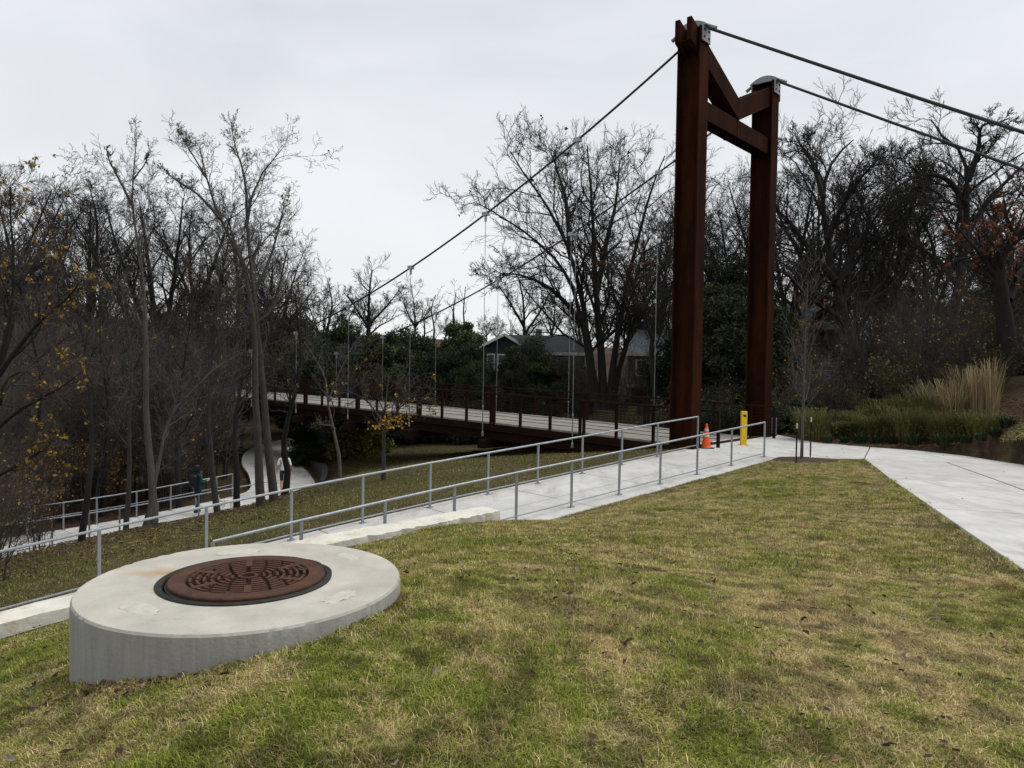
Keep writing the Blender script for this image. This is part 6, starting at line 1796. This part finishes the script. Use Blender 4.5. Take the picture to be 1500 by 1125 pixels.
# longer uncut blades along the slab edges
ex = []; ey = []
def edge_line(a, b, n, off):
    a = np.array(a[:2], float); b = np.array(b[:2], float); d = (b - a) / np.linalg.norm(b - a); nn = np.array([-d[1], d[0]]) * off
    t = rng.random(n)[:, None]; w_ = np.abs(rng.normal(size=(n, 1))) * .035
    q = a + (b - a) * t + nn * (.005 + w_); ex.append(q[:, 0]); ey.append(q[:, 1])
for i in range(1, len(PATH_L) - 1): edge_line(PATH_L[i - 1], PATH_L[i], 1500, -1)
edge_line((9.3, 19.4), (6.5, 19.4), 900, 1)
edge_line(ramp_pt(0, -.38), ramp_pt(RLEN + 1, -.38), 2600, 1)
ex = np.concatenate(ex); ey = np.concatenate(ey)
kp = vnoise(ex, ey, .25, 5) > .3; ex, ey = ex[kp], ey[kp]
v, q, t, cc = blades(ex, ey, ground_z(ex, ey), .05, .0035, rcol(len(ex)), .9, True)
tag(link('edge_grass', np_mesh('edge_grass', v, q, t, col=cc), MT['turf']), 'longer grass fringe along the concrete edges', 'grass', kind='stuff')
# slope grass beyond the ramp
def slope_mask(x, y):
    k, q = ramp_kq(x, y)
    td_, _ = trail_dist(x, y)
    return (q > RW + .26) & (td_ > 1.45) & (y < 41) & ((x > -13.5) | (y < 20)) & (x < 5.2 - (y > 24) * .5)
x, y = scatter(330000, (-15, 5), (8, 41), lambda x, y: infrustum(x, y, 1.1) & slope_mask(x, y) & (rng.random(len(x)) < np.clip(16 / y, .3, 1)))
wood_f = smooth01((-6.0 - x) / 4) * smooth01((y - 17) / 4)
kp = rng.random(len(x)) > wood_f * .8
x, y = x[kp], y[kp]
c = rcol(len(x))
v, q, t, cc = blades(x, y, height(x, y), .05, .0085, c, .95, False)
sg_ = link('slope_grass', np_mesh('slope_grass', v, None, t, col=cc), MT['turf_far'])
tag(sg_, 'thin brown-green grass on the slope between ramp and trail', 'grass', kind='stuff')
# fallen leaves: larger ones are things, the rest is litter
def leaf_mesh(i):
    g = np.random.default_rng(40 + i); n_ = 7
    vs = [(0, 0, .004)]; 
    for k in range(n_):
        a = 2 * math.pi * k / n_; r = .5 * (.75 + .5 * g.random()) * (1.0 if k % 2 else .62)
        vs.append((math.cos(a) * r * 1.25, math.sin(a) * r * .75, .12 + .22 * g.normal() * .6))
    return MB().add(vs, [(0, 1 + k, 1 + (k + 1) % n_) for k in range(n_)]).mesh('fallen_leaf')
LM = [leaf_mesh(i) for i in range(5)]
lmats = [mat('dead_leaf_brown', (.055, .030, .017), .8, vary=.3, scale=4), mat('dead_leaf_tan', (.26, .18, .10), .8, vary=.3, scale=4), mat('dead_leaf_grey', (.17, .145, .12), .8, vary=.3, scale=4)]
lab = {0: 'dark brown curled dead leaf lying on the lawn', 1: 'tan curled dead leaf lying on the lawn', 2: 'greyish curled dead leaf lying on the lawn'}
LMM = {}
for i in range(5):
    for j in range(3):
        m_ = LM[i].copy(); m_.materials.append(lmats[j]); LMM[(i, j)] = m_
x, y = scatter(2400, (-3.6, 5), (2.2, 7.5), lambda x, y: infrustum(x, y, 1.0) & lawn_mask(x, y))
for xx, yy in list(zip(x, y))[:290]:
    j = int(rng.choice([0, 0, 0, 0, 1, 2, 2])); o = link('fallen_leaf', LMM[(int(rng.integers(0, 5)), j)])
    s_ = .020 + .026 * rng.random() ** 2
    o.location = (xx, yy, float(ground_z(np.array([xx]), np.array([yy]))[0]) + .040); o.scale = (s_ * 1.4, s_, s_); o.rotation_euler = (rng.normal() * .35, rng.normal() * .35, rng.random() * 6.28)
    tag(o, lab[j], 'leaf', ['dark dead leaves on the lawn', 'tan dead leaves on the lawn', 'grey dead leaves on the lawn'][j])
def litter(name, n, xr, yr, dens, size, cols, dz, label, zf):
    x, y = scatter(n, xr, yr, dens)
    C = np.stack([x, y, zf(x, y) + dz], -1)
    v, q, c = leaf_cards(C, size, cols, aspect=.6)
    # flatten onto the ground
    vv = v.reshape(-1, 4, 3); cz = C[:, None, 2]; vv[:, :, 2] = cz + (vv[:, :, 2] - cz) * .35
    o = link(name, np_mesh(name, vv.reshape(-1, 3), q, col=c), MT['leaf']); tag(o, label, 'leaf litter', kind='stuff')
BRN = [(.05, .029, .017), (.075, .042, .022), (.035, .022, .015), (.15, .095, .05)]
litter('lawn_leaf_litter', 15000, (-9, 14), (1.8, 19.6), lambda x, y: infrustum(x, y) & lawn_mask(x, y) & (vnoise(x, y, .8, 77) > .45), .020, BRN, .036, 'small dead leaves scattered through the lawn', ground_z)
litter('wood_leaf_litter', 26000, (-30, -5), (14, 50), lambda x, y: (trail_dist(x, y)[0] > 1.2) & (ramp_kq(x, y)[1] > 5), .055, BRN + [(.2, .12, .05)], .02, 'dead leaves and litter on the woodland floor', height)
litter('bed_leaf_litter', 9000, (8.5, 16), (17, 28), lambda x, y: ~(in_poly(x, y, PATH_POLY) | in_poly(x, y, PLAZA)) & ((y > 20.5) | (x > 13.0)), .045, [(.09, .05, .03), (.14, .07, .035), (.06, .035, .02)], .02, 'brown leaf litter and mulch chips in the planted bed', height)
litter('path_leaf_litter', 90, (-2, 12), (7, 23), lambda x, y: in_poly(x, y, PATH_POLY) | in_poly(x, y, PLAZA), .03, BRN, .012, 'a few dead leaves blown onto the concrete path', lambda x, y: np.where(y > 19.4, -.77, path_z(x, y)))
# clods in front of the riser
x = -1.75 + rng.normal(size=260) * .26; y = 3.15 + rng.normal(size=260) * .055
kp = np.hypot(x - SC.x, y - SC.y) > SR + .01; x, y = x[kp], y[kp]
C = np.stack([x, y, ground_z(x, y) + .008], -1); v, q, c = leaf_cards(C, .016, [(.13, .075, .045), (.09, .055, .035), (.22, .14, .09), (.06, .04, .025)], aspect=.8)
tag(link('soil_crumbs', np_mesh('soil_crumbs', v, q, col=c), MT['leaf']), 'crumbled bare soil at the foot of the concrete riser', 'soil', kind='stuff')
